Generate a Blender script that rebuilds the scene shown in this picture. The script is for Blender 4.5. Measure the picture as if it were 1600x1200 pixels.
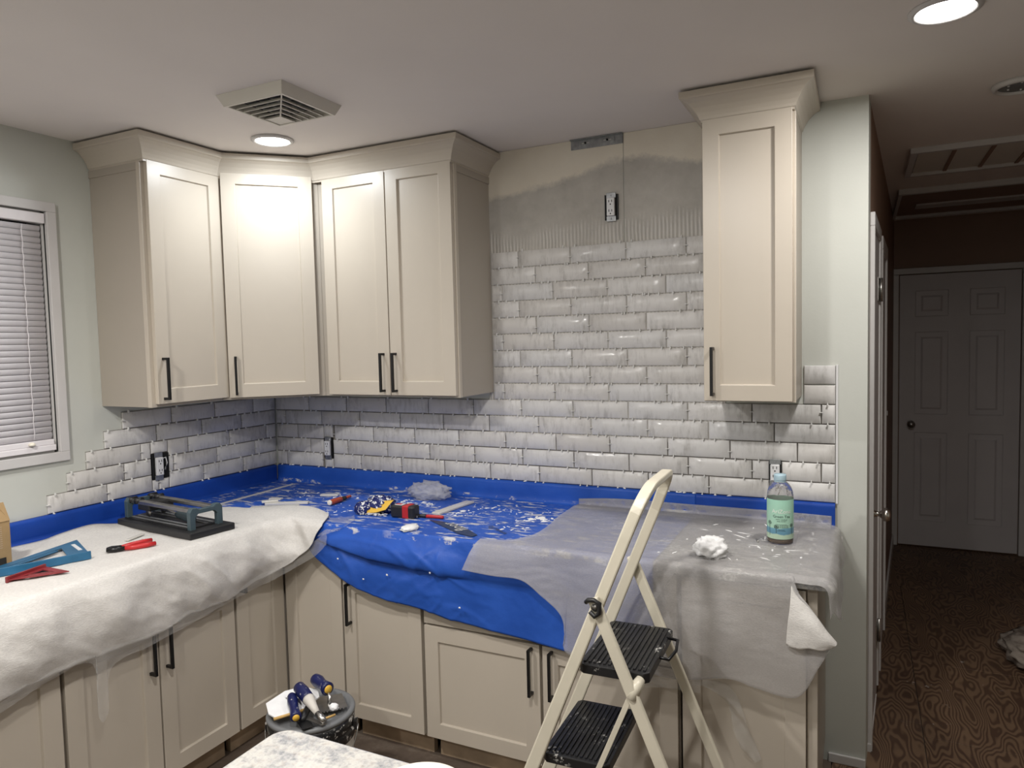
import bpy, bmesh, math, random
from mathutils import Vector, Matrix, noise
random.seed(7)
for o in list(bpy.data.objects): bpy.data.objects.remove(o)
SC = bpy.context.scene
COL = SC.collection
V = Vector
PI = math.pi

# ------------------------------------------------------------------ camera
cam_d = bpy.data.cameras.new('camera')
cam = bpy.data.objects.new('camera', cam_d); COL.objects.link(cam)
CAM = V((2.79592, -2.83259, 1.59464))
yaw, pit, rol = 0.456672, -0.058444, -0.023886
fw = V((-math.sin(yaw)*math.cos(pit), math.cos(yaw)*math.cos(pit), math.sin(pit)))
r0 = V((math.cos(yaw), math.sin(yaw), 0)); u0 = r0.cross(fw)
rt = math.cos(rol)*r0 + math.sin(rol)*u0
up = -math.sin(rol)*r0 + math.cos(rol)*u0
cam.matrix_world = Matrix(((rt.x, up.x, -fw.x, CAM.x), (rt.y, up.y, -fw.y, CAM.y), (rt.z, up.z, -fw.z, CAM.z), (0, 0, 0, 1)))
cam_d.sensor_width = 36; cam_d.sensor_fit = 'HORIZONTAL'
cam_d.lens = 1114.036*36/1600
cam_d.clip_start = 0.05
SC.camera = cam
# ------------------------------------------------------------------ world, exposure
w = bpy.data.worlds.new('night'); SC.world = w; w.use_nodes = True
w.node_tree.nodes['Background'].inputs[0].default_value = (0.004, 0.005, 0.008, 1)
w.node_tree.nodes['Background'].inputs[1].default_value = 1.0
SC.view_settings.view_transform = 'Standard'
SC.view_settings.look = 'None'
SC.view_settings.gamma = 1.0
SC.view_settings.use_curve_mapping = False
SC.view_settings.exposure = 0.12
LIGHT_W = 15.0            # watts of each recessed kitchen lamp
LIGHT_C = (1.0, 0.965, 0.925)
LENS_E = 14.0

# ------------------------------------------------------------------ materials
XW = 2.815                # right end of the back wall (its panels are shaded in wall coordinates)
MATS = {}
class NT:
    def __init__(s, m):
        s.t = m.node_tree; s.n = s.t.nodes; s.b = s.n.get('Principled BSDF')
    def add(s, typ, **k):
        nd = s.n.new(typ)
        for a, v in k.items():
            if a.startswith('i_'):
                key = a[2:]
                key = int(key) if key.isdigit() else key.replace('_', ' ')
                nd.inputs[key].default_value = v
            else: setattr(nd, a, v)
        return nd
    def link(s, a, b): s.t.links.new(a, b)
    def ramp(s, fac, stops, interp='LINEAR'):
        r = s.add('ShaderNodeValToRGB'); r.color_ramp.interpolation = interp
        e = r.color_ramp.elements
        while len(e) < len(stops): e.new(0.5)
        for el, (p, c) in zip(e, stops):
            el.position = p; el.color = (*c, 1) if len(c) == 3 else c
        s.link(fac, r.inputs[0]); return r.outputs[0]
    def coord(s, which='Object'): return s.add('ShaderNodeTexCoord').outputs[which]
    def mapping(s, vec, scale=(1, 1, 1), loc=(0, 0, 0), rot=(0, 0, 0)):
        m = s.add('ShaderNodeMapping'); s.link(vec, m.inputs[0])
        m.inputs['Scale'].default_value = scale; m.inputs['Location'].default_value = loc; m.inputs['Rotation'].default_value = rot
        return m.outputs[0]
    def noise(s, vec, scale, detail=3, rough=.5, out=0):
        nn = s.add('ShaderNodeTexNoise'); nn.inputs['Scale'].default_value = scale
        nn.inputs['Detail'].default_value = detail; nn.inputs['Roughness'].default_value = rough
        if vec is not None: s.link(vec, nn.inputs['Vector'])
        return nn.outputs[out]
    def math(s, op, a, b=None, clamp=False):
        m = s.add('ShaderNodeMath', operation=op); m.use_clamp = clamp
        for i, x in enumerate((a, b)):
            if x is None: continue
            if isinstance(x, (int, float)): m.inputs[i].default_value = x
            else: s.link(x, m.inputs[i])
        return m.outputs[0]
    def mix(s, fac, a, b):
        m = s.add('ShaderNodeMix', data_type='RGBA')
        for sock, x in ((m.inputs[0], fac), (m.inputs[6], a), (m.inputs[7], b)):
            if isinstance(x, tuple): sock.default_value = (*x, 1) if len(x) == 3 else x
            elif isinstance(x, (int, float)): sock.default_value = x
            else: s.link(x, sock)
        return m.outputs[2]
    def bump(s, h, strength=.2, dist=.01):
        b = s.add('ShaderNodeBump'); b.inputs['Strength'].default_value = strength; b.inputs['Distance'].default_value = dist
        s.link(h, b.inputs['Height']); s.link(b.outputs[0], s.b.inputs['Normal']); return b
    def sep(s, vec):
        x = s.add('ShaderNodeSeparateXYZ'); s.link(vec, x.inputs[0]); return x.outputs

def mat(name, col, rough=.5, metal=0, var=0, vscale=8, bump=0, bscale=60, spec=None, fn=None):
    if name in MATS: return MATS[name]
    m = bpy.data.materials.new(name); m.use_nodes = True
    t = NT(m); b = t.b
    b.inputs['Base Color'].default_value = (*col, 1); b.inputs['Roughness'].default_value = rough; b.inputs['Metallic'].default_value = metal
    if spec is not None: b.inputs['Specular IOR Level'].default_value = spec
    oc = t.coord()
    if var:
        n = t.noise(oc, vscale, 4)
        lo = tuple(c*(1-var) for c in col); hi = tuple(min(1, c*(1+var)) for c in col)
        t.link(t.ramp(n, [(.3, lo), (.7, hi)]), b.inputs['Base Color'])
    if bump:
        t.bump(t.noise(oc, bscale, 3), bump, .004)
    if fn: fn(t, b, oc)
    MATS[name] = m
    return m

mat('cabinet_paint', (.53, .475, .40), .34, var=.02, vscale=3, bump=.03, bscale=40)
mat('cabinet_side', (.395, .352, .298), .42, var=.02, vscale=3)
mat('sage_paint', (.57, .585, .54), .62, var=.025, vscale=4, bump=.06, bscale=120)
mat('ceiling_paint', (.78, .735, .705), .85, var=.02, vscale=3, bump=.05, bscale=150)
mat('hall_paint', (.27, .17, .12), .6, var=.05, vscale=5, bump=.05, bscale=120)
mat('white_trim', (.60, .585, .575), .4, var=.03, vscale=10)
mat('door_white', (.56, .535, .545), .45, var=.03, vscale=5)
mat('black_metal', (.006, .006, .007), .32, metal=.2)
mat('black_plastic', (.012, .012, .013), .45, bump=.1, bscale=200)
mat('dark_void', (.004, .004, .004), .9)
mat('white_plastic', (.72, .72, .73), .35)
mat('steel', (.42, .41, .39), .35, metal=1.0, var=.15, vscale=30)
mat('nickel', (.55, .52, .48), .25, metal=1.0)
mat('galvanised', (.33, .34, .35), .42, metal=.85, var=.2, vscale=50)
mat('spacer', (.78, .78, .76), .5)
mat('thinset', (.20, .185, .165), .9, var=.1, vscale=20, bump=.4, bscale=80)
mat('vent_white', (.66, .63, .57), .5)
mat('kick_wood', (.40, .30, .205), .6, var=.2, vscale=12)
mat('blind_white', (.80, .77, .79), .38, var=.02, vscale=20)
mat('ladder_paint', (.66, .615, .50), .38, var=.06, vscale=9, bump=.05, bscale=70)
mat('red_plastic', (.48, .018, .02), .4)
mat('orange_red', (.42, .07, .025), .35)
mat('navy_plastic', (.008, .012, .075), .35, var=.3, vscale=40)
mat('yellow_plastic', (.75, .46, .06), .4)
mat('teal_saw', (.055, .085, .10), .42, var=.1, vscale=20)
mat('pencil_wood', (.55, .35, .12), .6)
mat('tile_white', (.62, .60, .56), .25)
mat('cream_ceramic', (.85, .80, .68), .3)
mat('cardboard', (.33, .22, .105), .8, var=.08, vscale=25, bump=.1, bscale=100)
mat('black_print', (.02, .018, .015), .7)
mat('lid_grey', (.16, .165, .17), .45, var=.15, vscale=14)
mat('bucket_white', (.60, .57, .52), .5, var=.05, vscale=9)
mat('paper_white', (.80, .80, .80), .8, var=.04, vscale=30)
mat('dark_glass', (.01, .012, .015), .05)
mat('tea', (.10, .05, .02), .1)

def _tile(t, b, oc):
    rnd = t.add('ShaderNodeObjectInfo').outputs['Random']
    off = t.add('ShaderNodeVectorMath', operation='SCALE'); cmb = t.add('ShaderNodeCombineXYZ')
    for i in range(3): t.link(rnd, cmb.inputs[i])
    off.inputs['Scale'].default_value = 37.0; t.link(cmb.outputs[0], off.inputs[0])
    ad = t.add('ShaderNodeVectorMath', operation='ADD'); t.link(oc, ad.inputs[0]); t.link(off.outputs[0], ad.inputs[1])
    v = ad.outputs[0]
    base = t.ramp(rnd, [(0, (.62, .60, .575)), (.5, (.68, .665, .645)), (1, (.64, .635, .63))])
    streak = t.noise(t.mapping(v, (38, 38, 9)), 1.6, 5, .65)
    cloud = t.noise(v, 11, 4, .6)
    m = t.math('MULTIPLY', t.ramp(streak, [(.44, (0, 0, 0)), (.70, (1, 1, 1))]), t.ramp(cloud, [(.40, (0, 0, 0)), (.60, (1, 1, 1))]))
    m = t.math('MULTIPLY', m, .56)
    c = t.mix(m, base, (.27, .255, .235))
    t.link(c, b.inputs['Base Color'])
    t.link(t.math('ADD', t.math('MULTIPLY', t.ramp(t.noise(v, 6, 3), [(.35, (0, 0, 0)), (.6, (1, 1, 1))]), .30), .20), b.inputs['Roughness'])
    bb = t.bump(t.noise(v, 14, 2), .28, .010)
mat('glazed_tile', (.6, .59, .57), .2, fn=_tile)

def _granite(t, b, oc):
    n = t.noise(oc, 26, 6, .7); n2 = t.noise(oc, 70, 4, .6)
    vo = t.add('ShaderNodeTexVoronoi'); vo.inputs['Scale'].default_value = 60; t.link(oc, vo.inputs['Vector'])
    c = t.ramp(n, [(.36, (.10, .11, .14)), (.45, (.30, .30, .30)), (.52, (.41, .40, .375)), (.7, (.46, .45, .43))])
    c2 = t.ramp(n2, [(.35, (.20, .20, .205)), (.5, (.47, .46, .435)), (.7, (.34, .29, .245))])
    t.link(t.mix(.42, c, c2), b.inputs['Base Color'])
mat('granite', (.6, .6, .6), .18, fn=_granite)

def _ply(t, b, oc):
    # rotary-cut fir grain: contour bands of a stretched noise field
    v = t.mapping(oc, (1.0, .30, 1))
    field = t.noise(v, 4.6, 2.5, .55)
    band = t.math('SINE', t.math('MULTIPLY', field, 205))
    band = t.ramp(t.math('ADD', t.math('MULTIPLY', band, .5), .5), [(.15, (0, 0, 0)), (.75, (1, 1, 1))])
    patch = t.noise(oc, 2.2, 4, .6)
    lo = t.ramp(patch, [(.3, (.060, .032, .020)), (.7, (.10, .056, .033))])
    hi = t.ramp(patch, [(.3, (.135, .083, .050)), (.7, (.21, .132, .078))])
    c = t.mix(band, lo, hi)
    sp = t.ramp(t.noise(oc, 12, 6, .7), [(.66, (0, 0, 0)), (.70, (1, 1, 1))])
    sp2 = t.ramp(t.noise(oc, 2.6, 2), [(.45, (0, 0, 0)), (.6, (1, 1, 1))])
    c = t.mix(t.math('MULTIPLY', t.math('MULTIPLY', sp, sp2), .75), c, (.5, .46, .42))
    st = t.ramp(t.noise(oc, 1.3, 5, .7), [(.55, (0, 0, 0)), (.75, (1, 1, 1))])
    c = t.mix(t.math('MULTIPLY', st, .6), c, (.07, .055, .05))
    t.link(c, b.inputs['Base Color'])
    t.bump(band, .25, .002)
mat('plywood', (.2, .12, .07), .62, fn=_ply)
def _under(t, b, oc):
    n = t.noise(oc, 7, 6, .65); n2 = t.noise(t.mapping(oc, (1, 5, 1)), 9, 4)
    c = t.ramp(n, [(.3, (.075, .056, .043)), (.55, (.15, .115, .09)), (.72, (.27, .225, .18))])
    t.link(t.mix(t.math('MULTIPLY', n2, .5), c, (.10, .07, .05)), b.inputs['Base Color'])
    t.bump(n, .3, .004)
mat('subfloor', (.12, .09, .07), .7, fn=_under)

def _drywall(t, b, oc):
    # bare cream board with a grey skim of combed mortar towards the tiles (a stain with its own outline)
    x, y, z = t.sep(oc)
    x = t.math('ADD', x, XW/2)
    edge = t.add('ShaderNodeFloatCurve'); fc = edge.mapping.curves[0]
    pts = [(1.332, 2.23), (1.578, 2.257), (1.724, 2.279), (1.891, 2.323), (1.998, 2.322), (2.1, 2.303), (2.224, 2.276)]
    pts = [((px-1.3)/1.0, (pz-2.0)/.5) for px, pz in pts]
    while len(fc.points) < len(pts)+2: fc.points.new(.5, .5)
    for p, (a, c) in zip(fc.points, [(0, pts[0][1])]+pts+[(1, pts[-1][1])]): p.location = (a, c)
    edge.mapping.update()
    t.link(t.math('SUBTRACT', x, 1.3), edge.inputs['Value'])
    zz = t.math('MULTIPLY', t.math('SUBTRACT', z, 2.0), 2.0)
    nz = t.math('SUBTRACT', t.noise(oc, 17, 6, .7), .5)
    d = t.math('ADD', t.math('SUBTRACT', edge.outputs[0], zz), t.math('MULTIPLY', nz, .13))
    mask = t.ramp(t.math('ADD', t.math('MULTIPLY', d, 12), .5), [(.2, (0, 0, 0)), (.9, (1, 1, 1))])
    cream = t.ramp(t.noise(oc, 6, 4), [(.3, (.74, .68, .58)), (.7, (.80, .75, .65))])
    grey = t.ramp(t.noise(oc, 9, 5, .65), [(.3, (.41, .39, .355)), (.7, (.54, .515, .475))])
    # combed ridges in the lowest band
    ridges = t.add('ShaderNodeTexWave'); ridges.wave_type = 'BANDS'; ridges.bands_direction = 'X'
    ridges.inputs['Scale'].default_value = 20; ridges.inputs['Distortion'].default_value = 1.6; ridges.inputs['Detail'].default_value = 1
    ridges.inputs['Detail Scale'].default_value = .6
    t.link(oc, ridges.inputs['Vector'])
    lowm = t.ramp(t.math('ADD', t.math('SUBTRACT', z, 1.5), t.math('MULTIPLY', nz, .18)), [(.545, (1, 1, 1)), (.60, (0, 0, 0))])
    patches = t.ramp(t.noise(oc, 3.1, 2), [(.38, (0, 0, 0)), (.48, (1, 1, 1))])
    rm = t.math('MULTIPLY', t.math('MULTIPLY', lowm, patches), 1.0)
    g2 = t.mix(t.math('MULTIPLY', rm, .55), grey, t.ramp(ridges.outputs['Fac'], [(.2, (.42, .40, .37)), (.8, (.72, .70, .66))]))
    c = t.mix(mask, cream, g2)
    t.link(c, b.inputs['Base Color'])
    t.bump(t.math('ADD', t.math('MULTIPLY', ridges.outputs['Fac'], rm), t.math('MULTIPLY', t.noise(oc, 40, 3), .35)), .55, .004)
mat('bare_drywall', (.6, .55, .45), .85, fn=_drywall)

def _blue(t, b, oc):
    n = t.noise(oc, 5, 4)
    c = t.ramp(n, [(.3, (.013, .072, .38)), (.7, (.024, .105, .50))])
    # mortar smears lying on the flat top (own outline, independent of light)
    x, y, z = t.sep(oc)
    flat = t.math('MULTIPLY', t.math('GREATER_THAN', z, -.02), t.math('LESS_THAN', z, .02))
    sm = t.noise(t.mapping(oc, (5, 16, 5), rot=(0, 0, .5)), 2.4, 7, .68)
    area = t.ramp(t.noise(oc, 3.4, 2), [(.36, (0, 0, 0)), (.5, (1, 1, 1))])
    m = t.math('MULTIPLY', t.math('MULTIPLY', t.ramp(sm, [(.53, (0, 0, 0)), (.60, (1, 1, 1))]), area), flat)
    c = t.mix(t.math('MULTIPLY', m, .85), c, (.62, .61, .59))
    t.link(c, b.inputs['Base Color'])
    t.bump(t.math('ADD', t.noise(oc, 30, 4, .6), t.math('MULTIPLY', m, 1.2)), .25, .006)
mat('blue_film', (.02, .1, .48), .46, spec=.3, fn=_blue)
mat('blue_tape', (.009, .055, .33), .5, spec=.25, var=.12, vscale=10, bump=.2, bscale=25)

def sheet_mat(name, col, trans, clear, rough, bscale, bstr, fn=None):
    m = bpy.data.materials.new(name); m.use_nodes = True; t = NT(m); b = t.b
    b.inputs['Base Color'].default_value = (*col, 1); b.inputs['Roughness'].default_value = rough
    oc = t.coord()
    n = t.noise(oc, 5, 4); n2 = t.noise(t.mapping(oc, (1, 1, 3)), bscale, 4, .6)
    t.link(t.ramp(n2, [(.3, tuple(c*.86 for c in col)), (.7, tuple(min(1, c*1.06) for c in col))]), b.inputs['Base Color'])
    t.bump(t.math('ADD', n2, t.math('MULTIPLY', t.noise(oc, bscale*.12, 3), 2.0)), bstr, .004)
    if fn: fn(t, b, oc)
    out = t.n['Material Output']
    tl = t.add('ShaderNodeBsdfTranslucent'); tl.inputs[0].default_value = (*col, 1)
    mx = t.add('ShaderNodeMixShader'); mx.inputs[0].default_value = trans
    t.link(b.outputs[0], mx.inputs[1]); t.link(tl.outputs[0], mx.inputs[2])
    tr = t.add('ShaderNodeBsdfTransparent')
    m2 = t.add('ShaderNodeMixShader'); m2.inputs[0].default_value = clear
    t.link(mx.outputs[0], m2.inputs[1]); t.link(tr.outputs[0], m2.inputs[2])
    t.link(m2.outputs[0], out.inputs['Surface'])
    MATS[name] = m; return m
sheet_mat('foam_white', (.80, .775, .74), .18, .02, .55, 130, .35)
def _smear(t, b, oc):
    x, y, z = t.sep(oc)
    flat = t.math('GREATER_THAN', z, -.02)
    sm = t.noise(t.mapping(oc, (4, 11, 4), rot=(0, 0, -.6)), 2.2, 6, .62)
    ring = t.math('ABSOLUTE', t.math('SUBTRACT', sm, .5))
    m = t.math('MULTIPLY', t.ramp(ring, [(.008, (1, 1, 1)), (.028, (0, 0, 0))]), t.ramp(t.noise(oc, 4.5, 3), [(.46, (0, 0, 0)), (.58, (1, 1, 1))]))
    m = t.math('MULTIPLY', t.math('MULTIPLY', m, flat), .9)
    src = b.inputs['Base Color'].links[0].from_socket
    t.link(t.mix(m, src, (.80, .79, .76)), b.inputs['Base Color'])
sheet_mat('foam_grey', (.60, .585, .58), .15, .61, .30, 150, .35, _smear)
sheet_mat('clear_film', (.75, .74, .72), .1, .74, .12, 60, .5)
sheet_mat('clear_bag', (.75, .76, .80), .1, .55, .10, 50, .6)

def _pet(t, b, oc):
    b.inputs['Transmission Weight'].default_value = .9; b.inputs['IOR'].default_value = 1.12
    t.bump(t.noise(oc, 55, 2), .5, .006)
mat('pet_plastic', (.86, .84, .82), .08, fn=_pet)
def _label(t, b, oc):
    x, y, z = t.sep(oc)
    n = t.math('MULTIPLY', t.math('SUBTRACT', t.noise(oc, 30, 3), .5), .012)
    zz = t.math('ADD', z, n)
    c = t.ramp(t.math('MULTIPLY', zz, 5.0), [(.0, (.50, .66, .50)), (.17, (.50, .66, .50)), (.185, (.13, .30, .42)), (.27, (.16, .36, .47)), (.29, (.42, .66, .52)), (.8, (.33, .60, .47))], 'LINEAR')
    t.link(c, b.inputs['Base Color'])
mat('bottle_label', (.33, .60, .47), .4, fn=_label)
mat('label_white', (.85, .87, .82), .5); mat('label_dark', (.03, .05, .05), .5)
mat('cap_blue', (.42, .58, .66), .4)
def _splat(t, b, oc):
    n = t.noise(t.mapping(oc, (1, 1, 1)), 42, 6, .7); a = t.ramp(t.noise(oc, 9, 2), [(.5, (0, 0, 0)), (.62, (1, 1, 1))])
    m = t.math('MULTIPLY', t.ramp(n, [(.58, (0, 0, 0)), (.63, (1, 1, 1))]), a)
    t.link(t.mix(m, (.011, .011, .012), (.5, .49, .46)), b.inputs['Base Color'])
mat('tread_rubber', (.011, .011, .012), .42, fn=_splat)
def _handle(t, b, oc):
    n = t.noise(oc, 60, 5, .7)
    t.link(t.mix(t.ramp(n, [(.62, (0, 0, 0)), (.66, (1, 1, 1))]), (.007, .011, .075), (.45, .45, .45)), b.inputs['Base Color'])
mat('navy_handle', (.007, .011, .075), .35, fn=_handle)
def _bandsplat(t, b, oc):
    n = t.noise(oc, 38, 6, .7); a = t.ramp(t.noise(oc, 8, 2), [(.42, (0, 0, 0)), (.55, (1, 1, 1))])
    m = t.math('MULTIPLY', t.ramp(n, [(.55, (0, 0, 0)), (.60, (1, 1, 1))]), a)
    t.link(t.mix(m, (.008, .008, .009), (.6, .58, .54)), b.inputs['Base Color'])
mat('bucket_black', (.008, .008, .009), .35, fn=_bandsplat)
def _patt(t, b, oc):
    n = t.noise(oc, 70, 2)
    t.link(t.ramp(n, [(.55, (.012, .02, .12)), (.60, (.75, .75, .75))]), b.inputs['Base Color'])
mat('printed_bag', (.1, .1, .3), .2, fn=_patt)
def _rag(t, b, oc):
    t.link(t.ramp(t.noise(oc, 9, 5, .6), [(.35, (.13, .10, .08)), (.5, (.30, .26, .22)), (.7, (.42, .37, .31))]), b.inputs['Base Color'])
mat('rag', (.3, .26, .22), .85, fn=_rag)
m = bpy.data.materials.new('lamp_lens'); m.use_nodes = True; nt = m.node_tree
em = nt.nodes.new('ShaderNodeEmission'); em.inputs[0].default_value = (1, .97, .93, 1); em.inputs[1].default_value = LENS_E
nt.links.new(em.outputs[0], nt.nodes['Material Output'].inputs[0]); MATS['lamp_lens'] = m

# ------------------------------------------------------------------ mesh helpers
OFF = {}
class MB:
    def __init__(s): s.v = []; s.f = []; s.sm = []
    def add(s, vs, fs, smooth=False):
        o = len(s.v); s.v += [V(p) for p in vs]
        for f in fs: s.f.append([i+o for i in f]); s.sm.append(smooth)
        return s
    def box(s, x0, x1, y0, y1, z0, z1):
        return s.hexa([(x0, y0, z0), (x1, y0, z0), (x1, y1, z0), (x0, y1, z0), (x0, y0, z1), (x1, y0, z1), (x1, y1, z1), (x0, y1, z1)])
    def hexa(s, p): return s.add(p, [(3, 2, 1, 0), (4, 5, 6, 7), (0, 1, 5, 4), (1, 2, 6, 5), (2, 3, 7, 6), (3, 0, 4, 7)])
    def obox(s, c, ax, ay, az, hx, hy, hz):
        c = V(c); ax = V(ax).normalized()*hx; ay = V(ay).normalized()*hy; az = V(az).normalized()*hz
        return s.hexa([c-ax-ay-az, c+ax-ay-az, c+ax+ay-az, c-ax+ay-az, c-ax-ay+az, c+ax-ay+az, c+ax+ay+az, c-ax+ay+az])
    def prism(s, poly, z0, z1):
        n = len(poly); a = sum(poly[i][0]*poly[(i+1) % n][1]-poly[(i+1) % n][0]*poly[i][1] for i in range(n))
        if a < 0: poly = poly[::-1]
        return s.add([(x, y, z0) for x, y in poly]+[(x, y, z1) for x, y in poly],
                     [tuple(range(n))[::-1], tuple(range(n, 2*n))]+[(i, (i+1) % n, (i+1) % n+n, i+n) for i in range(n)])
    def beam(s, a, b, wdt, thk, wdir):
        a = V(a); b = V(b); d = (b-a); wv = V(wdir); wv = (wv-d.normalized()*wv.dot(d.normalized())).normalized()
        t = d.cross(wv)
        return s.obox((a+b)/2, d, wv, t, d.length/2, wdt/2, thk/2)
    def tube(s, pts, r, n=10, closed=False, flat=None):
        pts = [V(p) for p in pts]; m = len(pts); rs = r if isinstance(r, (list, tuple)) else [r]*m
        ring = []; prev = None
        for i, p in enumerate(pts):
            if closed: d = pts[(i+1) % m]-pts[i-1]
            else: d = pts[min(i+1, m-1)]-pts[max(i-1, 0)]
            d = d.normalized()
            if prev is None:
                a = V((0, 0, 1)) if abs(d.z) < .9 else V((1, 0, 0)); x = a.cross(d).normalized()
            else: x = (prev-d*prev.dot(d)).normalized()
            prev = x; y = d.cross(x)
            ring.append([p+(x*math.cos(2*PI*k/n)+y*math.sin(2*PI*k/n))*rs[i] for k in range(n)])
        vs = [q for rr in ring for q in rr]; fs = []
        for i in range(m if closed else m-1):
            j = (i+1) % m
            for k in range(n): fs.append((i*n+k, i*n+(k+1) % n, j*n+(k+1) % n, j*n+k))
        if not closed: fs += [tuple(range(n))[::-1], tuple((m-1)*n+k for k in range(n))]
        return s.add(vs, fs, True)
    def lathe(s, prof, n=32, c=(0, 0, 0), smooth=True, caps=True):
        c = V(c); vs = []; fs = []; m = len(prof)
        for r, z in prof:
            for k in range(n): vs.append(c+V((r*math.cos(2*PI*k/n), r*math.sin(2*PI*k/n), z)))
        for i in range(m-1):
            for k in range(n): fs.append((i*n+k, i*n+(k+1) % n, (i+1)*n+(k+1) % n, (i+1)*n+k))
        if caps and prof[0][0] > 1e-6: fs.append(tuple(range(n))[::-1])
        if caps and prof[-1][0] > 1e-6: fs.append(tuple((m-1)*n+k for k in range(n)))
        return s.add(vs, fs, smooth)
    def grid(s, rows, smooth=True):
        n = len(rows[0]); vs = [p for r in rows for p in r]
        return s.add(vs, [(i*n+j, i*n+j+1, (i+1)*n+j+1, (i+1)*n+j) for i in range(len(rows)-1) for j in range(n-1)], smooth)
    def build(s, name, material, parent=None, bevel=0, solid=0, at=None, subsurf=0):
        off = OFF.get(parent, V((0, 0, 0))) if parent else None
        if parent is None:
            if at is not None: off = V(at)
            else:
                xs = [p.x for p in s.v]; ys = [p.y for p in s.v]; zs = [p.z for p in s.v]
                off = V(((min(xs)+max(xs))/2, (min(ys)+max(ys))/2, min(zs)))
        me = bpy.data.meshes.new(name)
        me.from_pydata([tuple(p-off) for p in s.v], [], s.f)
        me.polygons.foreach_set('use_smooth', s.sm)
        me.materials.append(MATS[material]); me.update()
        o = bpy.data.objects.new(name, me); COL.objects.link(o)
        if parent is None: o.location = off; OFF[o] = off
        else: o.parent = parent; OFF[o] = off
        if solid:
            md = o.modifiers.new('thickness', 'SOLIDIFY'); md.thickness = solid; md.offset = 0
        if bevel:
            md = o.modifiers.new('edges', 'BEVEL'); md.width = bevel; md.segments = 2; md.limit_method = 'ANGLE'; md.angle_limit = math.radians(40)
        if subsurf:
            md = o.modifiers.new('round', 'SUBSURF'); md.levels = subsurf; md.render_levels = subsurf
        return o
def tag(o, label, cat, group=None):
    o['label'] = label; o['category'] = cat
    if group: o['group'] = group
    return o
def thing(name, label, cat, loc=(0, 0, 0), rz=0, group=None, local=False):
    o = bpy.data.objects.new(name, None); COL.objects.link(o); o.location = loc; o.rotation_euler = (0, 0, rz)
    o.empty_display_size = .05
    OFF[o] = V((0, 0, 0)) if local else V(loc)
    return tag(o, label, cat, group)
def struct(o, label=None):
    o['kind'] = 'structure'
    if label: o['label'] = label
    return o
def stuff(o): o['kind'] = 'stuff'; return o
def text_mb(txt, size, extrude=.0):
    c = bpy.data.curves.new('t', 'FONT'); c.body = txt; c.size = size; c.align_x = 'CENTER'; c.extrude = extrude; c.resolution_u = 2
    o = bpy.data.objects.new('t', c); COL.objects.link(o)
    dg = bpy.context.evaluated_depsgraph_get(); me = bpy.data.meshes.new_from_object(o.evaluated_get(dg))
    vs = [v.co.copy() for v in me.vertices]; fs = [tuple(p.vertices) for p in me.polygons]
    bpy.data.objects.remove(o); bpy.data.curves.remove(c); bpy.data.meshes.remove(me)
    return vs, fs
def cr(p0, p1, p2, p3, t):
    return .5*((2*p1)+(p2-p0)*t+(2*p0-5*p1+4*p2-p3)*t*t+(3*p1-p0-3*p2+p3)*t**3)
def spline(pts, n):
    """resample a polyline of Vectors to n points by arc length along a Catmull-Rom curve"""
    pts = [V(p) for p in pts]; m = len(pts); fine = []
    for i in range(m-1):
        a = pts[max(i-1, 0)]; b = pts[i]; c = pts[i+1]; d = pts[min(i+2, m-1)]
        for k in range(12): fine.append(cr(a, b, c, d, k/12))
    fine.append(pts[-1])
    L = [0]
    for i in range(1, len(fine)): L.append(L[-1]+(fine[i]-fine[i-1]).length)
    out = []; j = 0
    for k in range(n):
        s = L[-1]*k/(n-1)
        while j < len(L)-2 and L[j+1] < s: j += 1
        t = (s-L[j])/max(1e-9, L[j+1]-L[j]); out.append(fine[j].lerp(fine[j+1], min(1, max(0, t))))
    return out
def drape(cols, nu, nv, breaks=None):
    """loft through the columns; breaks = [(index of a crease point, samples up to it), ...]"""
    rows = []
    for c in cols:
        if not breaks: rows.append(spline(c, nv)); continue
        i0 = 0; row = []
        for i1, cnt in breaks+[(len(c)-1, nv)]:
            seg = spline(c[i0:i1+1], cnt); row += seg if not row else seg[1:]; i0 = i1
        rows.append(row)
    nv = len(rows[0])
    out = []
    m = len(rows)
    for k in range(nu):
        u = (m-1)*k/(nu-1); i = min(int(u), m-2); t = u-i
        a, b, c, d = rows[max(i-1, 0)], rows[i], rows[i+1], rows[min(i+2, m-1)]
        out.append([cr(a[j], b[j], c[j], d[j], t) for j in range(nv)])
    return out
def wrinkle(rows, fn):
    n, m = len(rows), len(rows[0]); res = []
    for i in range(n):
        rr = []
        for j in range(m):
            du = rows[min(i+1, n-1)][j]-rows[max(i-1, 0)][j]; dv = rows[i][min(j+1, m-1)]-rows[i][max(j-1, 0)]
            nn = du.cross(dv)
            nn = nn.normalized() if nn.length > 1e-9 else V((0, 0, 1))
            p = rows[i][j]
            if nn.z < -.2 or nn.dot(CAM-p) < 0: nn = -nn
            rr.append(p+nn*fn(p, i/(n-1), j/(m-1)))
        res.append(rr)
    return res
N3 = lambda p, s, o=0: noise.noise(V((p.x*s+o, p.y*s-o, p.z*s+2*o)))

# ------------------------------------------------------------------ dimensions
ZC = 2.425; T = .9797; ROW = .07225; PT = .2425; ZB = 1.373; CT = .8925
XW = 2.815; XE = 2.713; XB = 1.313; YL = -.957; XR = 2.5976; XRL = 2.303
HK = .0600                    # the hall wall runs slightly out of square
hx = lambda y: XW+HK*y
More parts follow.
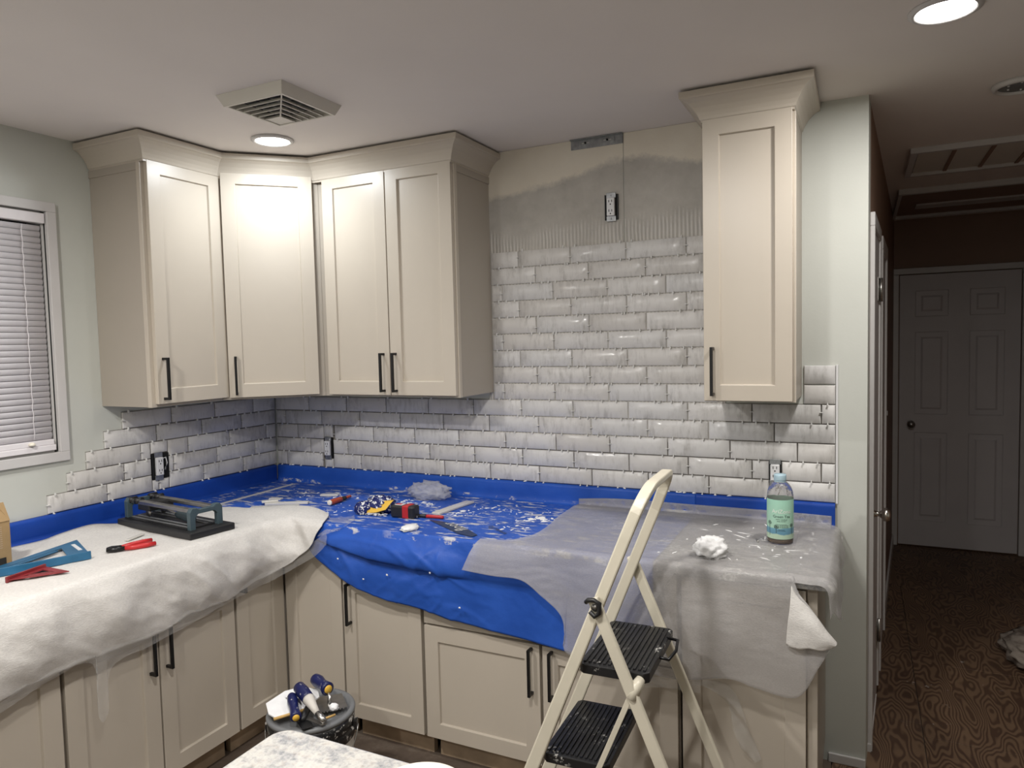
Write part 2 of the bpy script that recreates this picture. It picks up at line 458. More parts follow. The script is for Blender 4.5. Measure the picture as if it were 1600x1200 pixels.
# ================================================================== the setting
fl = struct(MB().box(-.1, 5.3, -4.5, 3.5, -.06, -.012).build('floor', 'subfloor'), 'worn plywood subfloor')
sheets = [(-.05, 2.70, -4.45, -1.2, 'subfloor'), (-.05, 2.70, -1.197, -.0, 'subfloor'), (2.703, 3.02, -1.6, .42, 'plywood'), (2.703, 3.02, .423, 1.62, 'plywood'), (3.023, 4.24, -.9, .318, 'plywood'),
          (3.023, 4.24, .321, 1.05, 'plywood'), (3.023, 4.24, 1.053, 2.2, 'plywood'), (2.75, 4.24, 2.203, 3.3, 'plywood'), (2.80, 3.02, 1.623, 2.2, 'plywood'), (3.023, 5.25, -4.45, -.903, 'plywood'), (2.703, 3.02, -4.45, -1.603, 'plywood')]
for (a, b, c, d, mm) in sheets:
    MB().box(a, b, c, d, -.014, 0).build('plywood_sheet', mm, fl, bevel=.0015)
struct(MB().box(-.1, 5.3, -4.5, 3.5, ZC, ZC+.08).build('ceiling', 'ceiling_paint'))
WY0, WY1, WZ0, WZ1 = -2.06, -1.145, 1.213, 2.132          # window opening
wl = MB()
wl.box(-.12, 0, WY1, .1, 0, ZC).box(-.12, 0, -4.4, WY0, 0, ZC).box(-.12, 0, WY0, WY1, 0, WZ0).box(-.12, 0, WY0, WY1, WZ1, ZC)
wall_left = struct(wl.build('wall_left', 'sage_paint'))
wall_back = struct(MB().prism([(0, 0), (XW, 0), (XW+HK*.12, .12), (0, .12)], 0, ZC).build('wall_back', 'sage_paint', at=(XW/2, .06, 0)))
MB().box(XB-.02, 1.929, -.0035, .001, T+.2, ZC-.001).build('drywall_panel', 'bare_drywall', wall_back).location = (0, 0, 0)
MB().box(1.932, XRL+.02, -.0035, .001, T+.2, ZC-.001).build('drywall_panel', 'bare_drywall', wall_back)
struct(MB().prism([(hx(.12), .12), (hx(3.35), 3.35), (hx(3.35)-.12, 3.35), (XW-.12, .12)], 0, ZC).build('wall_hall_left', 'hall_paint'))
struct(MB().box(2.8, 4.3, 3.215, 3.33, 0, ZC).build('wall_hall_end', 'hall_paint'))
struct(MB().box(4.05, 4.17, .0, 3.215, 0, ZC).build('wall_hall_right', 'hall_paint'))
struct(MB().box(4.17, 5.2, 0, .12, 0, ZC).build('wall_back_right', 'sage_paint'))
struct(MB().box(5.2, 5.32, -4.4, .12, 0, ZC).build('wall_right', 'sage_paint'))
struct(MB().box(-.12, 5.32, -4.52, -4.4, 0, ZC).build('wall_front', 'sage_paint'))
# corner bead strip of the free wall end and the white baseboards of the hall
def hwall(y0, y1, z0, z1, d0, d1):           # a slab lying on the hall wall
    return MB().hexa([(hx(y0)+d0, y0, z0), (hx(y0)+d1, y0, z0), (hx(y1)+d1, y1, z0), (hx(y1)+d0, y1, z0), (hx(y0)+d0, y0, z1), (hx(y0)+d1, y0, z1), (hx(y1)+d1, y1, z1), (hx(y1)+d0, y1, z1)])
struct(MB().box(2.69, XW, -.011, 0, 0, .035).build('baseboard_back', 'white_trim', bevel=.003))
struct(hwall(.12, .56, 0, .03, 0, .012).build('baseboard_hall_near', 'white_trim'))
struct(hwall(1.47, 3.2, 0, .085, 0, .012).build('baseboard_hall_left', 'white_trim', bevel=.003))
struct(MB().box(2.95, 2.985+.02, 3.203, 3.215, 0, .085).build('baseboard_hall_end', 'white_trim'))
struct(MB().box(3.86, 4.05, 3.203, 3.215, 0, .085).build('baseboard_hall_end_right', 'white_trim'))

# ---- window with blind in the left wall
win = bpy.data.objects.new('window_1', None); COL.objects.link(win); win.location = (0, (WY0+WY1)/2, WZ0); OFF[win] = V(win.location)
struct(win, 'white framed window behind a closed blind')
cw = .036
for (a, b, c, d) in ((WY0-cw, WY1+cw, WZ1, WZ1+cw), (WY0-cw, WY1+cw, WZ0-cw, WZ0), (WY0-cw, WY0, WZ0, WZ1), (WY1, WY1+cw, WZ0, WZ1)): MB().box(-.01, .017, a, b, c, d).build('window_frame', 'white_trim', win, bevel=.002)

f = MB()
for (a, b, c, d) in ((WY0, WY1, WZ1-.008, WZ1), (WY0, WY1, WZ0, WZ0+.008), (WY0, WY0+.008, WZ0, WZ1), (WY1-.008, WY1, WZ0, WZ1)): f.box(-.12, -.01, a, b, c, d)
f.build('window_reveal', 'white_trim', win)
for (a, b) in ((WY0+.008, (WY0+WY1)/2-.015), ((WY0+WY1)/2+.015, WY1-.008)):
    MB().box(-.105, -.100, a, b, WZ0+.008, WZ1-.008).build('pane', 'dark_glass', win)
MB().box(-.115, -.09, (WY0+WY1)/2-.015, (WY0+WY1)/2+.015, WZ0+.008, WZ1-.008).build('sash_bar', 'white_trim', win)
bl = thing('window_blind', 'white horizontal slat blind, closed, in the window left of the cabinets', 'blind', (-.02, (WY0+WY1)/2, WZ0))
by0, by1 = WY0+.02, WY1-.009
MB().box(-.035, .012, by0, by1+.004, WZ1-.046, WZ1-.008).build('headrail', 'blind_white', bl, bevel=.003)
zt = WZ1-.055; zbm = WZ0+.055; ns = 36; sp = (zt-zbm)/ns
r = []
for k in range(5):
    a = k/4; dz = .5-a; r.append((-.006-.005*a+.0045*math.sin(PI*a), dz*(sp*1.07)))
sl = None
for k in range(ns):
    z = zt-sp*(k+.5)
    if sl is None:
        mb = MB(); mb.grid([[V((x, by0+.004, z+q)) for x, q in r], [V((x, by1-.008, z+q)) for x, q in r]])
        sl = mb.build('slat', 'blind_white', bl, solid=.0014); z00 = z
    else:
        c = sl.copy(); COL.objects.link(c); c.parent = bl; c.location = (0, 0, z-z00)
MB().box(-.034, .006, by0, by1, zbm-.046, zbm-.024).box(-.030, .002, by0, by1-.004, zbm-.024, zbm-.003).build('bottom_rail', 'blind_white', bl, bevel=.003)
for yc in (WY1-.085, (WY0+WY1)/2, WY0+.09):
    MB().tube([(.001+.002*math.sin(k*2.6), yc+.002*math.cos(k*2.6), zt-(zt-zbm)*k/33) for k in range(34)], .0013, 6).build('ladder_cord', 'blind_white', bl)
MB().lathe([(0, -.006), (.011, -.006), (.012, 0), (.006, .006), (0, .007)], 16, (.009, WY1-.10, zbm-.012)).build('cord_button', 'cream_ceramic', bl)

# ================================================================== cabinets
def frame_dirs(face):
    if face == '+x': return V((0, 1, 0)), V((1, 0, 0))       # width axis along +y, outward +x
    if face == '-y': return V((1, 0, 0)), V((0, -1, 0))
    return V((1, 1, 0)).normalized(), V((1, -1, 0)).normalized()
def door(parent, face, o, wd, h, name='door', fwid=.058, handle=None, t=.02, rec=.009, hz=None, hl=.167):
    """shaker door; o = lower corner at the back plane; handle = distance of the pull from the o side"""
    R, Nn = frame_dirs(face); o = V(o); U = V((0, 0, 1))
    P = lambda a, b, c: o+R*a+U*b+Nn*c
    e = .003
    mb = MB()
    ou = [(0, 0), (wd, 0), (wd, h), (0, h)]; inn = [(fwid, fwid), (wd-fwid, fwid), (wd-fwid, h-fwid), (fwid, h-fwid)]
    i2 = [(fwid+e, fwid+e), (wd-fwid-e, fwid+e), (wd-fwid-e, h-fwid-e), (fwid+e, h-fwid-e)]
    vs = [P(a, b, t) for a, b in ou]+[P(a, b, t) for a, b in inn]+[P(a, b, t-rec) for a, b in i2]+[P(a, b, 0) for a, b in ou]+[P(a, b, 0) for a, b in i2]
    fs = []
    for i in range(4):
        j = (i+1) % 4
        fs += [(i, j, 4+j, 4+i), (4+i, 4+j, 8+j, 8+i), (12+i, 12+j, j, i), (8+i, 8+j, 16+j, 16+i), (16+i, 16+j, 12+j, 12+i)]
    mb.add(vs, fs)
    d = mb.build(name, 'cabinet_paint', parent, bevel=.0012)
    c = P(wd/2, h/2, t-rec-.004)
    MB().obox(c, R, U, Nn, wd/2-fwid+.001, h/2-fwid+.001, .004).build('panel', 'cabinet_paint', d)
    if handle is not None:
        z0 = hz-o.z; q = MB(); hh = .005
        q.obox(P(handle, z0+hl/2, t+.028), R, U, Nn, hh, hl/2, hh)
        for zz in (z0+.005, z0+hl-.005): q.obox(P(handle, zz, t+.012), R, U, Nn, hh, hh, .013)
        q.build('handle', 'black_metal', d, bevel=.0012)
    return d
def slabfront(parent, face, o, wd, h, t=.02, name='drawer_front'):
    R, Nn = frame_dirs(face); o = V(o)
    return MB().obox(o+R*wd/2+V((0, 0, h/2))+Nn*t/2, R, V((0, 0, 1)), Nn, wd/2, h/2, t/2).build(name, 'cabinet_paint', parent, bevel=.0015)
ZT = 2.345
# ---- uppers
c = thing('wall_cabinet', 'greige wall cabinet beside the window with a plain end panel', 'cabinet', (.15, -.78, ZB))
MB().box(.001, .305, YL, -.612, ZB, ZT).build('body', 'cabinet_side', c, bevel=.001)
MB().box(.286, .307, YL-.004, YL+.02, ZB-.001, 2.321).build('face_stile', 'cabinet_paint', c, bevel=.001)
door(c, '+x', (.307, -.944, ZB+.012), .346, .955, handle=.028, hz=1.40)
MB().box(.001, .286, YL-.004, YL, 2.292, 2.321).build('scribe_strip', 'cabinet_side', c)
c = thing('corner_wall_cabinet', 'greige diagonal corner wall cabinet under the ceiling light', 'cabinet', (.25, -.25, ZB))
MB().prism([(.001, -.001), (.611, -.001), (.611, -.305), (.305, -.611), (.001, -.611)], ZB, ZT).build('body', 'cabinet_side', c, bevel=.001)
R, Nn = frame_dirs('d'); cc = V((.458, -.458, 0))
o0 = cc-R*.188; door(c, 'd', (o0.x+.001, o0.y-.001, ZB+.010), .376, .975, handle=.03, hz=1.395)
c = thing('double_wall_cabinet', 'greige wall cabinet with two doors left of the bare drywall patch', 'cabinet', (.96, -.15, ZB))
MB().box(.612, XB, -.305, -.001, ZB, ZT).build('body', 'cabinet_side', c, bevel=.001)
MB().box(XB-.02, XB+.004, -.307, -.286, ZB-.001, 2.321).build('face_stile', 'cabinet_paint', c, bevel=.001)
MB().box(XB, XB+.004, -.286, -.001, 2.292, 2.321).build('scribe_strip', 'cabinet_side', c)
door(c, '-y', (.650, -.307, ZB+.008), .335, .962, handle=.305, hz=1.395)
door(c, '-y', (.990, -.307, ZB+.008), .320, .962, handle=.028, hz=1.395)
c = thing('narrow_wall_cabinet', 'narrow greige single-door wall cabinet right of the drywall patch', 'cabinet', (2.45, -.15, ZB))
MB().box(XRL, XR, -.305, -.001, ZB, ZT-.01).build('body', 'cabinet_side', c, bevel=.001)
MB().box(XR-.02, XR+.004, -.307, -.286, ZB-.001, 2.321).build('face_stile', 'cabinet_paint', c, bevel=.001)
door(c, '-y', (XRL+.003, -.307, ZB+.004), .286, .953, handle=.030, hz=1.395, fwid=.054)
# ---- crown
def crown(name, path, outs):
    prof = [(-.008, 2.322), (.001, 2.322), (.001, 2.328), (.005, 2.331), (.008, 2.340), (.014, 2.352), (.024, 2.367), (.038, 2.382), (.052, 2.391), (.060, 2.393), (.062, 2.396), (.062, 2.416), (-.008, 2.416)]
    n = len(path); rows = []
    for i in range(n):
        p = V((*path[i], 0)); ds = []
        if i > 0: ds.append((V((*path[i], 0))-V((*path[i-1], 0))).normalized())
        if i < n-1: ds.append((V((*path[i+1], 0))-V((*path[i], 0))).normalized())
        ns = [V((d.y, -d.x, 0))*outs for d in ds]
        if len(ns) == 2:
            b = (ns[0]+ns[1]).normalized(); b = b/ b.dot(ns[0])
        else: b = ns[0]
        rows.append([p+b*u+V((0, 0, z)) for u, z in prof])
    mb = MB(); k = len(prof)
    vs = [q for rr in rows for q in rr]; fs = []
    for i in range(n-1):
        for j in range(k): fs.append((i*k+j, i*k+(j+1) % k, (i+1)*k+(j+1) % k, (i+1)*k+j))
    fs += [tuple(range(k))[::-1], tuple((n-1)*k+j for j in range(k))]
    mb.add(vs, fs)
    return struct(mb.build(name, 'cabinet_paint'))
crown('trim_1', [(.002, YL), (.325, YL), (.325, -.607), (.607, -.325), (XB, -.325), (XB, -.002)], 1)['label'] = 'crown molding over the three corner wall cabinets'
crown('trim_2', [(XRL, -.002), (XRL, -.325), (XR, -.325), (XR, -.002)], 1)['label'] = 'crown molding over the narrow wall cabinet'
# ---- bases
BD = .613; DF = .635; Z0 = .112; ZU = .858
def kick(c, face, a, b):
    if face == '+x': MB().box(.53, .555, a+.012, b-.012, .0, Z0-.012).build('toe_kick', 'kick_wood', c)
    else: MB().box(a+.012, b-.012, -.555, -.53, .0, Z0-.012).build('toe_kick', 'kick_wood', c)
c = thing('base_cabinet', 'greige base cabinet under the window, nearest the left edge', 'cabinet', (.3, -2.0, 0))
MB().box(.021, BD, -2.30, -1.562, Z0-.012, .862).build('body', 'cabinet_side', c); kick(c, '+x', -2.3, -1.562)
door(c, '+x', (.615, -1.918, Z0), .353, .56, handle=.03, hz=.497); door(c, '+x', (.615, -2.296, Z0), .372, .56, handle=.335, hz=.497)
for a, wd in ((-1.918, .353), (-2.296, .372)): slabfront(c, '+x', (.615, a, .68), wd, .175)
c = thing('base_cabinet', 'greige two-door base cabinet below the white foam sheet', 'cabinet', (.3, -1.23, 0))
MB().box(.021, BD, -1.554, -.897, Z0-.012, .862).build('body', 'cabinet_side', c); kick(c, '+x', -1.554, -.897)
door(c, '+x', (.615, -1.552, Z0), .318, .56, handle=.286, hz=.497); door(c, '+x', (.615, -1.227, Z0), .326, .56, handle=.025, hz=.497)
for a, wd in ((-1.552, .318), (-1.227, .326)): slabfront(c, '+x', (.615, a, .68), wd, .175)
c = thing('corner_base_cabinet', 'greige corner base cabinet with folding doors meeting in the inside corner', 'cabinet', (.4, -.4, 0))
MB().prism([(.021, -.021), (.936, -.021), (.936, -BD), (BD, -BD), (BD, -.893), (.021, -.893)], Z0-.012, .862).build('body', 'cabinet_side', c)
MB().box(.53, .555, -.88, -.555, 0, Z0-.012).build('toe_kick', 'kick_wood', c); MB().box(.555, .92, -.555, -.53, 0, Z0-.012).build('toe_kick', 'kick_wood', c)
door(c, '+x', (.615, -.889, Z0), .249, .75, handle=.022, hz=.652); door(c, '-y', (.640, -.615, Z0), .295, .75)
c = thing('base_cabinet', 'greige base cabinet right of the inside corner, partly under the blue film', 'cabinet', (1.13, -.3, 0))
MB().box(.940, 1.313, -BD, -.021, Z0-.012, .862).build('body', 'cabinet_side', c); kick(c, '-y', .94, 1.313)
door(c, '-y', (.944, -.615, Z0), .366, .568, handle=.036, hz=.495); slabfront(c, '-y', (.944, -.615, .69), .366, .165)
c = thing('sink_base_cabinet', 'greige wide base cabinet with two short doors behind the stepladder', 'cabinet', (1.8, -.3, 0))
MB().box(1.319, 2.280, -BD, -.021, Z0-.012, .862).build('body', 'cabinet_side', c); kick(c, '-y', 1.319, 1.80); kick(c, '-y', 1.80, 2.28)
door(c, '-y', (1.324, -.615, Z0), .473, .432, handle=.443, hz=.366); door(c, '-y', (1.808, -.615, Z0), .468, .432, handle=.036, hz=.366)
slabfront(c, '-y', (1.324, -.615, .552), .473, .303, name='false_front'); slabfront(c, '-y', (1.808, -.615, .552), .468, .303, name='false_front')
c = thing('base_cabinet', 'greige end base cabinet under the grey foam sheet, next to the green wall', 'cabinet', (2.48, -.3, 0))
MB().box(2.286, 2.680, -BD, -.012, Z0-.012, .862).build('body', 'cabinet_side', c); kick(c, '-y', 2.286, 2.68)
MB().box(2.655, 2.684, -.617, -.590, .0, .862).build('end_stile', 'cabinet_paint', c, bevel=.0015)
door(c, '-y', (2.291, -.615, Z0), .362, .738)
# ---- worktop with upstand
wt = thing('worktop', 'light granite worktop with low upstand under the protective sheets', 'worktop', (.3, -.3, .8625))
MB().prism([(.001, -.001), (2.715, -.001), (2.715, -.66), (.66, -.66), (.66, -2.3), (.001, -2.3)], .8635, CT).build('slab', 'granite', wt, bevel=.003)
MB().box(.001, .020, -2.3, -.001, CT, T-.004).build('upstand', 'granite', wt)
MB().box(.020, 2.711, -.020, -.001, CT, T-.004).build('upstand', 'granite', wt)

# ================================================================== wall tiles
def tile_mesh(wd, h, name):
    bm = bmesh.new()
    t = .008; e = .0022
    nx, nz = 4, 2
    vs = []
    for i in range(nx+1):
        col = []
        for j in range(nz+1):
            a = -wd/2+wd*i/nx; b = -h/2+h*j/nz
            edge = i in (0, nx) or j in (0, nz)
            a2 = a+(e if i == 0 else -e if i == nx else 0); b2 = b+(e if j == 0 else -e if j == nz else 0)
            dz = random.uniform(-.00018, .00018)
            col.append(bm.verts.new((a2, -t-(0 if edge else .0003)+dz, b2)))
        vs.append(col)
    for i in range(nx):
        for j in range(nz):
            f = bm.faces.new((vs[i][j], vs[i+1][j], vs[i+1][j+1], vs[i][j+1])); f.smooth = True
    ring = [vs[i][0] for i in range(nx+1)]+[vs[nx][j] for j in range(1, nz+1)]+[vs[i][nz] for i in range(nx-1, -1, -1)]+[vs[0][j] for j in range(nz-1, 0, -1)]
    out = []
    for v in ring:
        x, y, z = v.co; X = x+(-e if x < -wd/2+2*e else e if x > wd/2-2*e else 0); Zz = z+(-e if z < -h/2+2*e else e if z > h/2-2*e else 0)
        out.append((bm.verts.new((X, -t+.0022, Zz)), bm.verts.new((X, 0, Zz))))
    n = len(ring)
    for k in range(n):
        l = (k+1) % n
        bm.faces.new((ring[k], out[k][0], out[l][0], ring[l]))
        bm.faces.new((out[k][0], out[k][1], out[l][1], out[l][0]))
    me = bpy.data.meshes.new(name); bm.normal_update(); bmesh.ops.recalc_face_normals(bm, faces=bm.faces); bm.to_mesh(me); bm.free()
    me.materials.append(MATS['glazed_tile']); return me
TM = {}
GAP = .0042
def tile(parent, wall, s0, s1, row, zlo=None, zhi=None):
    z0 = T+row*ROW if zlo is None else zlo; z1 = T+(row+1)*ROW if zhi is None else zhi
    wd = round(s1-s0-GAP, 4); h = round(z1-z0-GAP, 4)
    if wd < .012 or h < .01: return
    key = (wd, h, random.randrange(6) if wd > .22 else 0)
    if key not in TM: TM[key] = tile_mesh(wd, h, 'tile')
    o = bpy.data.objects.new('tile', TM[key]); COL.objects.link(o); o.parent = parent
    off = OFF[parent]; c = (s0+s1)/2; zc = (z0+z1)/2
    tx = random.gauss(0, .004); tz = random.gauss(0, .004)
    if wall == 'b':
        o.location = V((c, -.0012, zc))-off; o.rotation_euler = (tx, random.gauss(0, .0015), tz)
    else:
        o.location = V((.0012, c, zc))-off; o.rotation_euler = (tx, random.gauss(0, .0015), PI/2+tz)
SPB = MB(); SPL = MB()
def spacer(wall, s, z, vert=False):
    a, b = (.0015, .0055) if vert else (.0055, .0015)
    a, b = (b, a) if False else (a, b)
    L = random.uniform(.011, .016); ang = random.uniform(-.6, .6)
    if wall == 'b':
        c = V((s, -.011-L*.1, z)); ax, out = V((1, 0, 0)), V((0, -1, 0)); mb = SPB
    else:
        c = V((.011+L*.1, s, z)); ax, out = V((0, 1, 0)), V((1, 0, 0)); mb = SPL
    U = V((0, 0, 1))
    if vert: mb.obox(c, ax, U, out, .006, .0011, .004)
    else:
        mb.obox(c, ax, U, out, .0011, .0065, .004)
        mb.obox(c+out*.003, ax, U, out, .003, .0011, .003)
ph = [1.532, 1.452, 1.3705]
holes_b = [(.331, .389, 1.027, 1.133), (2.485, 2.526, 1.042, 1.123)]
def row_back(row, x0, x1):
    p = ph[row % 3]; k = math.floor((x0-p)/PT); js = []
    x = p+k*PT
    while x < x1+PT: js.append(x); x += PT
    edges = [x0]+[j for j in js if x0+.014 < j < x1-.014]+[x1]
    z0 = T+row*ROW; z1 = z0+ROW
    for a, b in zip(edges[:-1], edges[1:]):
        cut = [h for h in holes_b if h[0] < b and h[1] > a and h[2] < z1-.004 and h[3] > z0+.004]
        if cut:
            h = cut[0]
            if h[0]-a > .015: tile(wall_back, 'b', a, h[0], row)
            if b-h[1] > .015: tile(wall_back, 'b', h[1], b, row)
            lo, hi = max(a, h[0]), min(b, h[1])
            if h[2]-z0 > .012: tile(wall_back, 'b', lo, hi, row, z0, h[2])
            if z1-h[3] > .012: tile(wall_back, 'b', lo, hi, row, h[3], z1)
        else: tile(wall_back, 'b', a, b, row)
    for j in edges[1:-1]:
        if random.random() < .75: spacer('b', j, z0+ROW*random.uniform(.35, .6), True)
        for s in (-1, 1):
            spacer('b', j+s*random.uniform(.015, .035), z0)
            if random.random() < .6: spacer('b', j+s*random.uniform(.012, .03), z1)
    if x1-x0 > .5:
        for _ in range(3): spacer('b', random.uniform(x0+.02, x1-.02), z0)
for rw in range(14):
    if rw < 5: row_back(rw, .0105, XE)
    else:
        row_back(rw, XB+.0045, XRL-.004)
        if rw < 7: row_back(rw, XR+.006, XE)
holes_l = [(-.753, -.668, 1.029, 1.143)]
for rw in range(5):
    j0 = -.239+.0803*(rw % 3); js = [j0-.2408*k for k in range(6)]
    end = {0: -1.2025, 1: -1.1235, 2: -1.0415, 3: -.9617, 4: -.8785}[rw]
    edges = sorted([j for j in js if j > end+.02]+[end, -.0105])
    z0 = T+rw*ROW; z1 = z0+ROW
    for a, b in zip(edges[:-1], edges[1:]):
        cut = [h for h in holes_l if h[0] < b and h[1] > a and h[2] < z1-.004 and h[3] > z0+.004]
        if cut:
            h = cut[0]
            if h[0]-a > .015: tile(wall_left, 'l', a, h[0], rw)
            if b-h[1] > .015: tile(wall_left, 'l', h[1], b, rw)
            lo, hi = max(a, h[0]), min(b, h[1])
            if h[2]-z0 > .012: tile(wall_left, 'l', lo, hi, rw, z0, h[2])
            if z1-h[3] > .012: tile(wall_left, 'l', lo, hi, rw, h[3], z1)
        else: tile(wall_left, 'l', a, b, rw)
    for j in edges[:-1]:
        spacer('l', j, z0+ROW*.5, True)
        for s in ((1,) if j == end else (-1, 1)):
            spacer('l', j+s*random.uniform(.015, .03), z0)
            if random.random() < .5: spacer('l', j+s*random.uniform(.012, .03), z1)
stuff(SPB.build('tile_spacers', 'spacer', wall_back)); stuff(SPL.build('tile_spacers', 'spacer', wall_left))
# mortar bed behind the tiles (shows dark in the open joints) and the white edge strip at the right end
MB().box(.009, XE-.003, -.0012, 0, T, T+5*ROW).box(XB+.004, XRL, -.0012, 0, T+5*ROW, T+14*ROW).build('mortar_bed', 'thinset', wall_back)
MB().box(XE, XE+.007, -.0075, 0, T-.002, T+7*ROW).build('edge_strip', 'white_plastic', wall_back)
lb = MB()
for rw, end in enumerate((-1.2, -1.12, -1.04, -.96, -.877)): lb.box(0, .0012, end, -.009, T+rw*ROW, T+(rw+1)*ROW)
lb.build('mortar_bed', 'thinset', wall_left)

# ---- outlets without cover plates
def outlet(label, wall, s0, s1, z0, z1, off=0, wide=False):
    cs, cz = (s0+s1)/2, (z0+z1)/2
    base = (cs, -.009, cz) if wall == 'b' else (.009, cs, cz)
    t = thing('electrical_outlet', label, 'outlet', base, 0 if wall == 'b' else PI/2, 'open electrical outlets', local=True)
    wd, h = s1-s0, z1-z0; y = .004
    MB().box(-wd/2, wd/2, -.001, .008, -h/2, h/2).build('box_opening', 'dark_void', t)
    for q in (-wd/2, wd/2-.003): MB().box(q, q+.003, -.004, .004, -h/2, h/2).build('box_rim', 'black_plastic', t)
    dw = .0165; dh = h*.36
    rc = MB().box(off-dw, off+dw, -.016, -.001, -dh, dh).build('receptacle', 'white_plastic', t, bevel=.003)
    for zc in (dh*.52, -dh*.52):
        s = MB()
        for xx in (-.0062, .0062): s.box(off+xx-.0011, off+xx+.0011, -.0172, -.0158, zc-.001, zc+.008)
        s.lathe([(0, 0), (.0026, 0), (.0026, .0014), (0, .0014)], 10, (0, 0, 0))
        for i in range(len(s.v)-40, len(s.v)):
            p = s.v[i]; s.v[i] = V((off+p.x, -.0158-p.z, zc-.009+p.y))
        s.build('slots', 'dark_void', rc)
    for sg in (-1, 1):
        st = MB()
        st.box(off-.020, off+.020, -.006, -.003, sg*dh if sg > 0 else -h/2-.007, h/2+.007 if sg > 0 else -dh)
        st.lathe([(0, 0), (.003, 0), (.003, .002), (0, .002)], 10, (0, 0, 0))
        for i in range(len(st.v)-40, len(st.v)):
            p = st.v[i]; st.v[i] = V((off+p.x, -.006-p.z, sg*(h/2-.004)+p.y))
        st.build('mounting_ear', 'galvanised', t, bevel=.0008)
    if wide:
        MB().tube([(off+.02, -.002, .03), (off+.032, -.010, .036), (off+.038, -.010, .01), (off+.03, -.004, -.02)], .0022, 8).build('wire', 'white_plastic', t)
        MB().tube([(off+.018, -.002, .0), (off+.03, -.012, .02), (off+.034, -.008, -.02), (off+.024, -.003, -.03)], .0022, 8).build('wire', 'black_plastic', t)
outlet('outlet high on the grey mortar patch, metal frame showing', 'b', 1.851, 1.907, 2.083, 2.184)
outlet('outlet in the back wall tiles near the inside corner', 'b', .333, .387, 1.029, 1.131)
outlet('outlet in the tiles right behind the green tea bottle', 'b', 2.483, 2.528, 1.040, 1.125)
outlet('outlet in the left wall tiles with loose wires in its wide box', 'l', -.753, -.670, 1.031, 1.141, -.010, True)
# metal hood bracket under the ceiling
hb = thing('hood_bracket', 'grey metal mounting bracket screwed to the drywall at the ceiling', 'bracket', (1.82, -.006, 2.385))
MB().box(1.707, 1.93, -.008, -.004, 2.384, 2.424).build('plate', 'galvanised', hb, bevel=.001)
MB().box(1.707, 1.93, -.022, -.008, 2.420, 2.424).build('lip', 'galvanised', hb)
MB().box(1.740, 1.897, -.0105, -.008, 2.394, 2.416).build('raised_panel', 'galvanised', hb, bevel=.002)
for x in (1.772, 1.866):
    MB().box(x-.016, x+.016, -.0112, -.0104, 2.4035, 2.4065).build('slot', 'white_trim', hb)
    q = MB().lathe([(0, 0), (.0045, 0), (.0045, .004), (0, .005)], 12)
    q.v = [V((x+p.x, -.0112-p.z, 2.405+p.y)) for p in q.v]; q.build('screw', 'black_metal', hb)

# ================================================================== ceiling fixtures
def downlight(label, x, y, r, k=1.0, col=LIGHT_C):
    t = thing('recessed_light', label, 'ceiling light', (x, y, ZC-.012), 0, 'recessed ceiling lights')
    MB().lathe([(r*.80, ZC-.004), (r*.80, ZC-.008), (r*.86, ZC-.011), (r, ZC-.006), (r, ZC-.0005), (r*.80, ZC-.0005)], 40, (x, y, 0), caps=False).build('trim_ring', 'white_trim', t)
    MB().lathe([(0, ZC-.0065), (r*.81, ZC-.0065), (r*.81, ZC-.003), (0, ZC-.003)], 40, (x, y, 0)).build('lens', 'lamp_lens', t)
    ld = bpy.data.lights.new('lamp', 'AREA'); ld.shape = 'DISK'; ld.size = r*1.6; ld.energy = LIGHT_W*k; ld.color = col
    lo = bpy.data.objects.new('lamp', ld); COL.objects.link(lo); lo.parent = t; lo.location = (0, 0, -.002)
    return ld
downlight('glowing round ceiling light above the corner cabinets', .680, -.641, .082, .36, (.90, .955, 1.0))
downlight('large glowing round ceiling light at the top right', 2.985, -.64, .085, .82)
downlight('added unseen ceiling fill light above the window side of the kitchen', .95, -2.35, .082, 1.7)  # added out of view to brighten the left run of base cabinets
downlight('added unseen ceiling fill light over the island', 2.1, -2.0, .082, 1.5)  # added lamp, out of view, lights the base doors steeply from above
downlight('added unseen ceiling fill light over the open floor beyond the island', 2.0, -3.6, .082, 1.3)  # unseen lamp added as general room fill
x, y, r = 3.275, .135, .085
t = thing('smoke_detector', 'round white ceiling disc with small studs at the hall entrance', 'ceiling disc', (x, y, ZC-.02))
MB().lathe([(r*.80, ZC-.006), (r*.80, ZC-.012), (r*.86, ZC-.018), (r*.95, ZC-.016), (r, ZC-.009), (r, ZC), (r*.8, ZC)], 40, (x, y, 0), caps=False).build('rim', 'white_trim', t)
MB().lathe([(0, ZC-.008), (r*.82, ZC-.008), (r*.82, ZC-.001), (0, ZC-.001)], 40, (x, y, 0)).build('plate', 'lid_grey', t)
for k in range(6):
    a = k*PI/3+.4; MB().lathe([(0, -.004), (.003, -.004), (.004, 0)], 10, (x+.042*math.cos(a), y+.042*math.sin(a), ZC-.008)).build('stud', 'white_plastic', t)
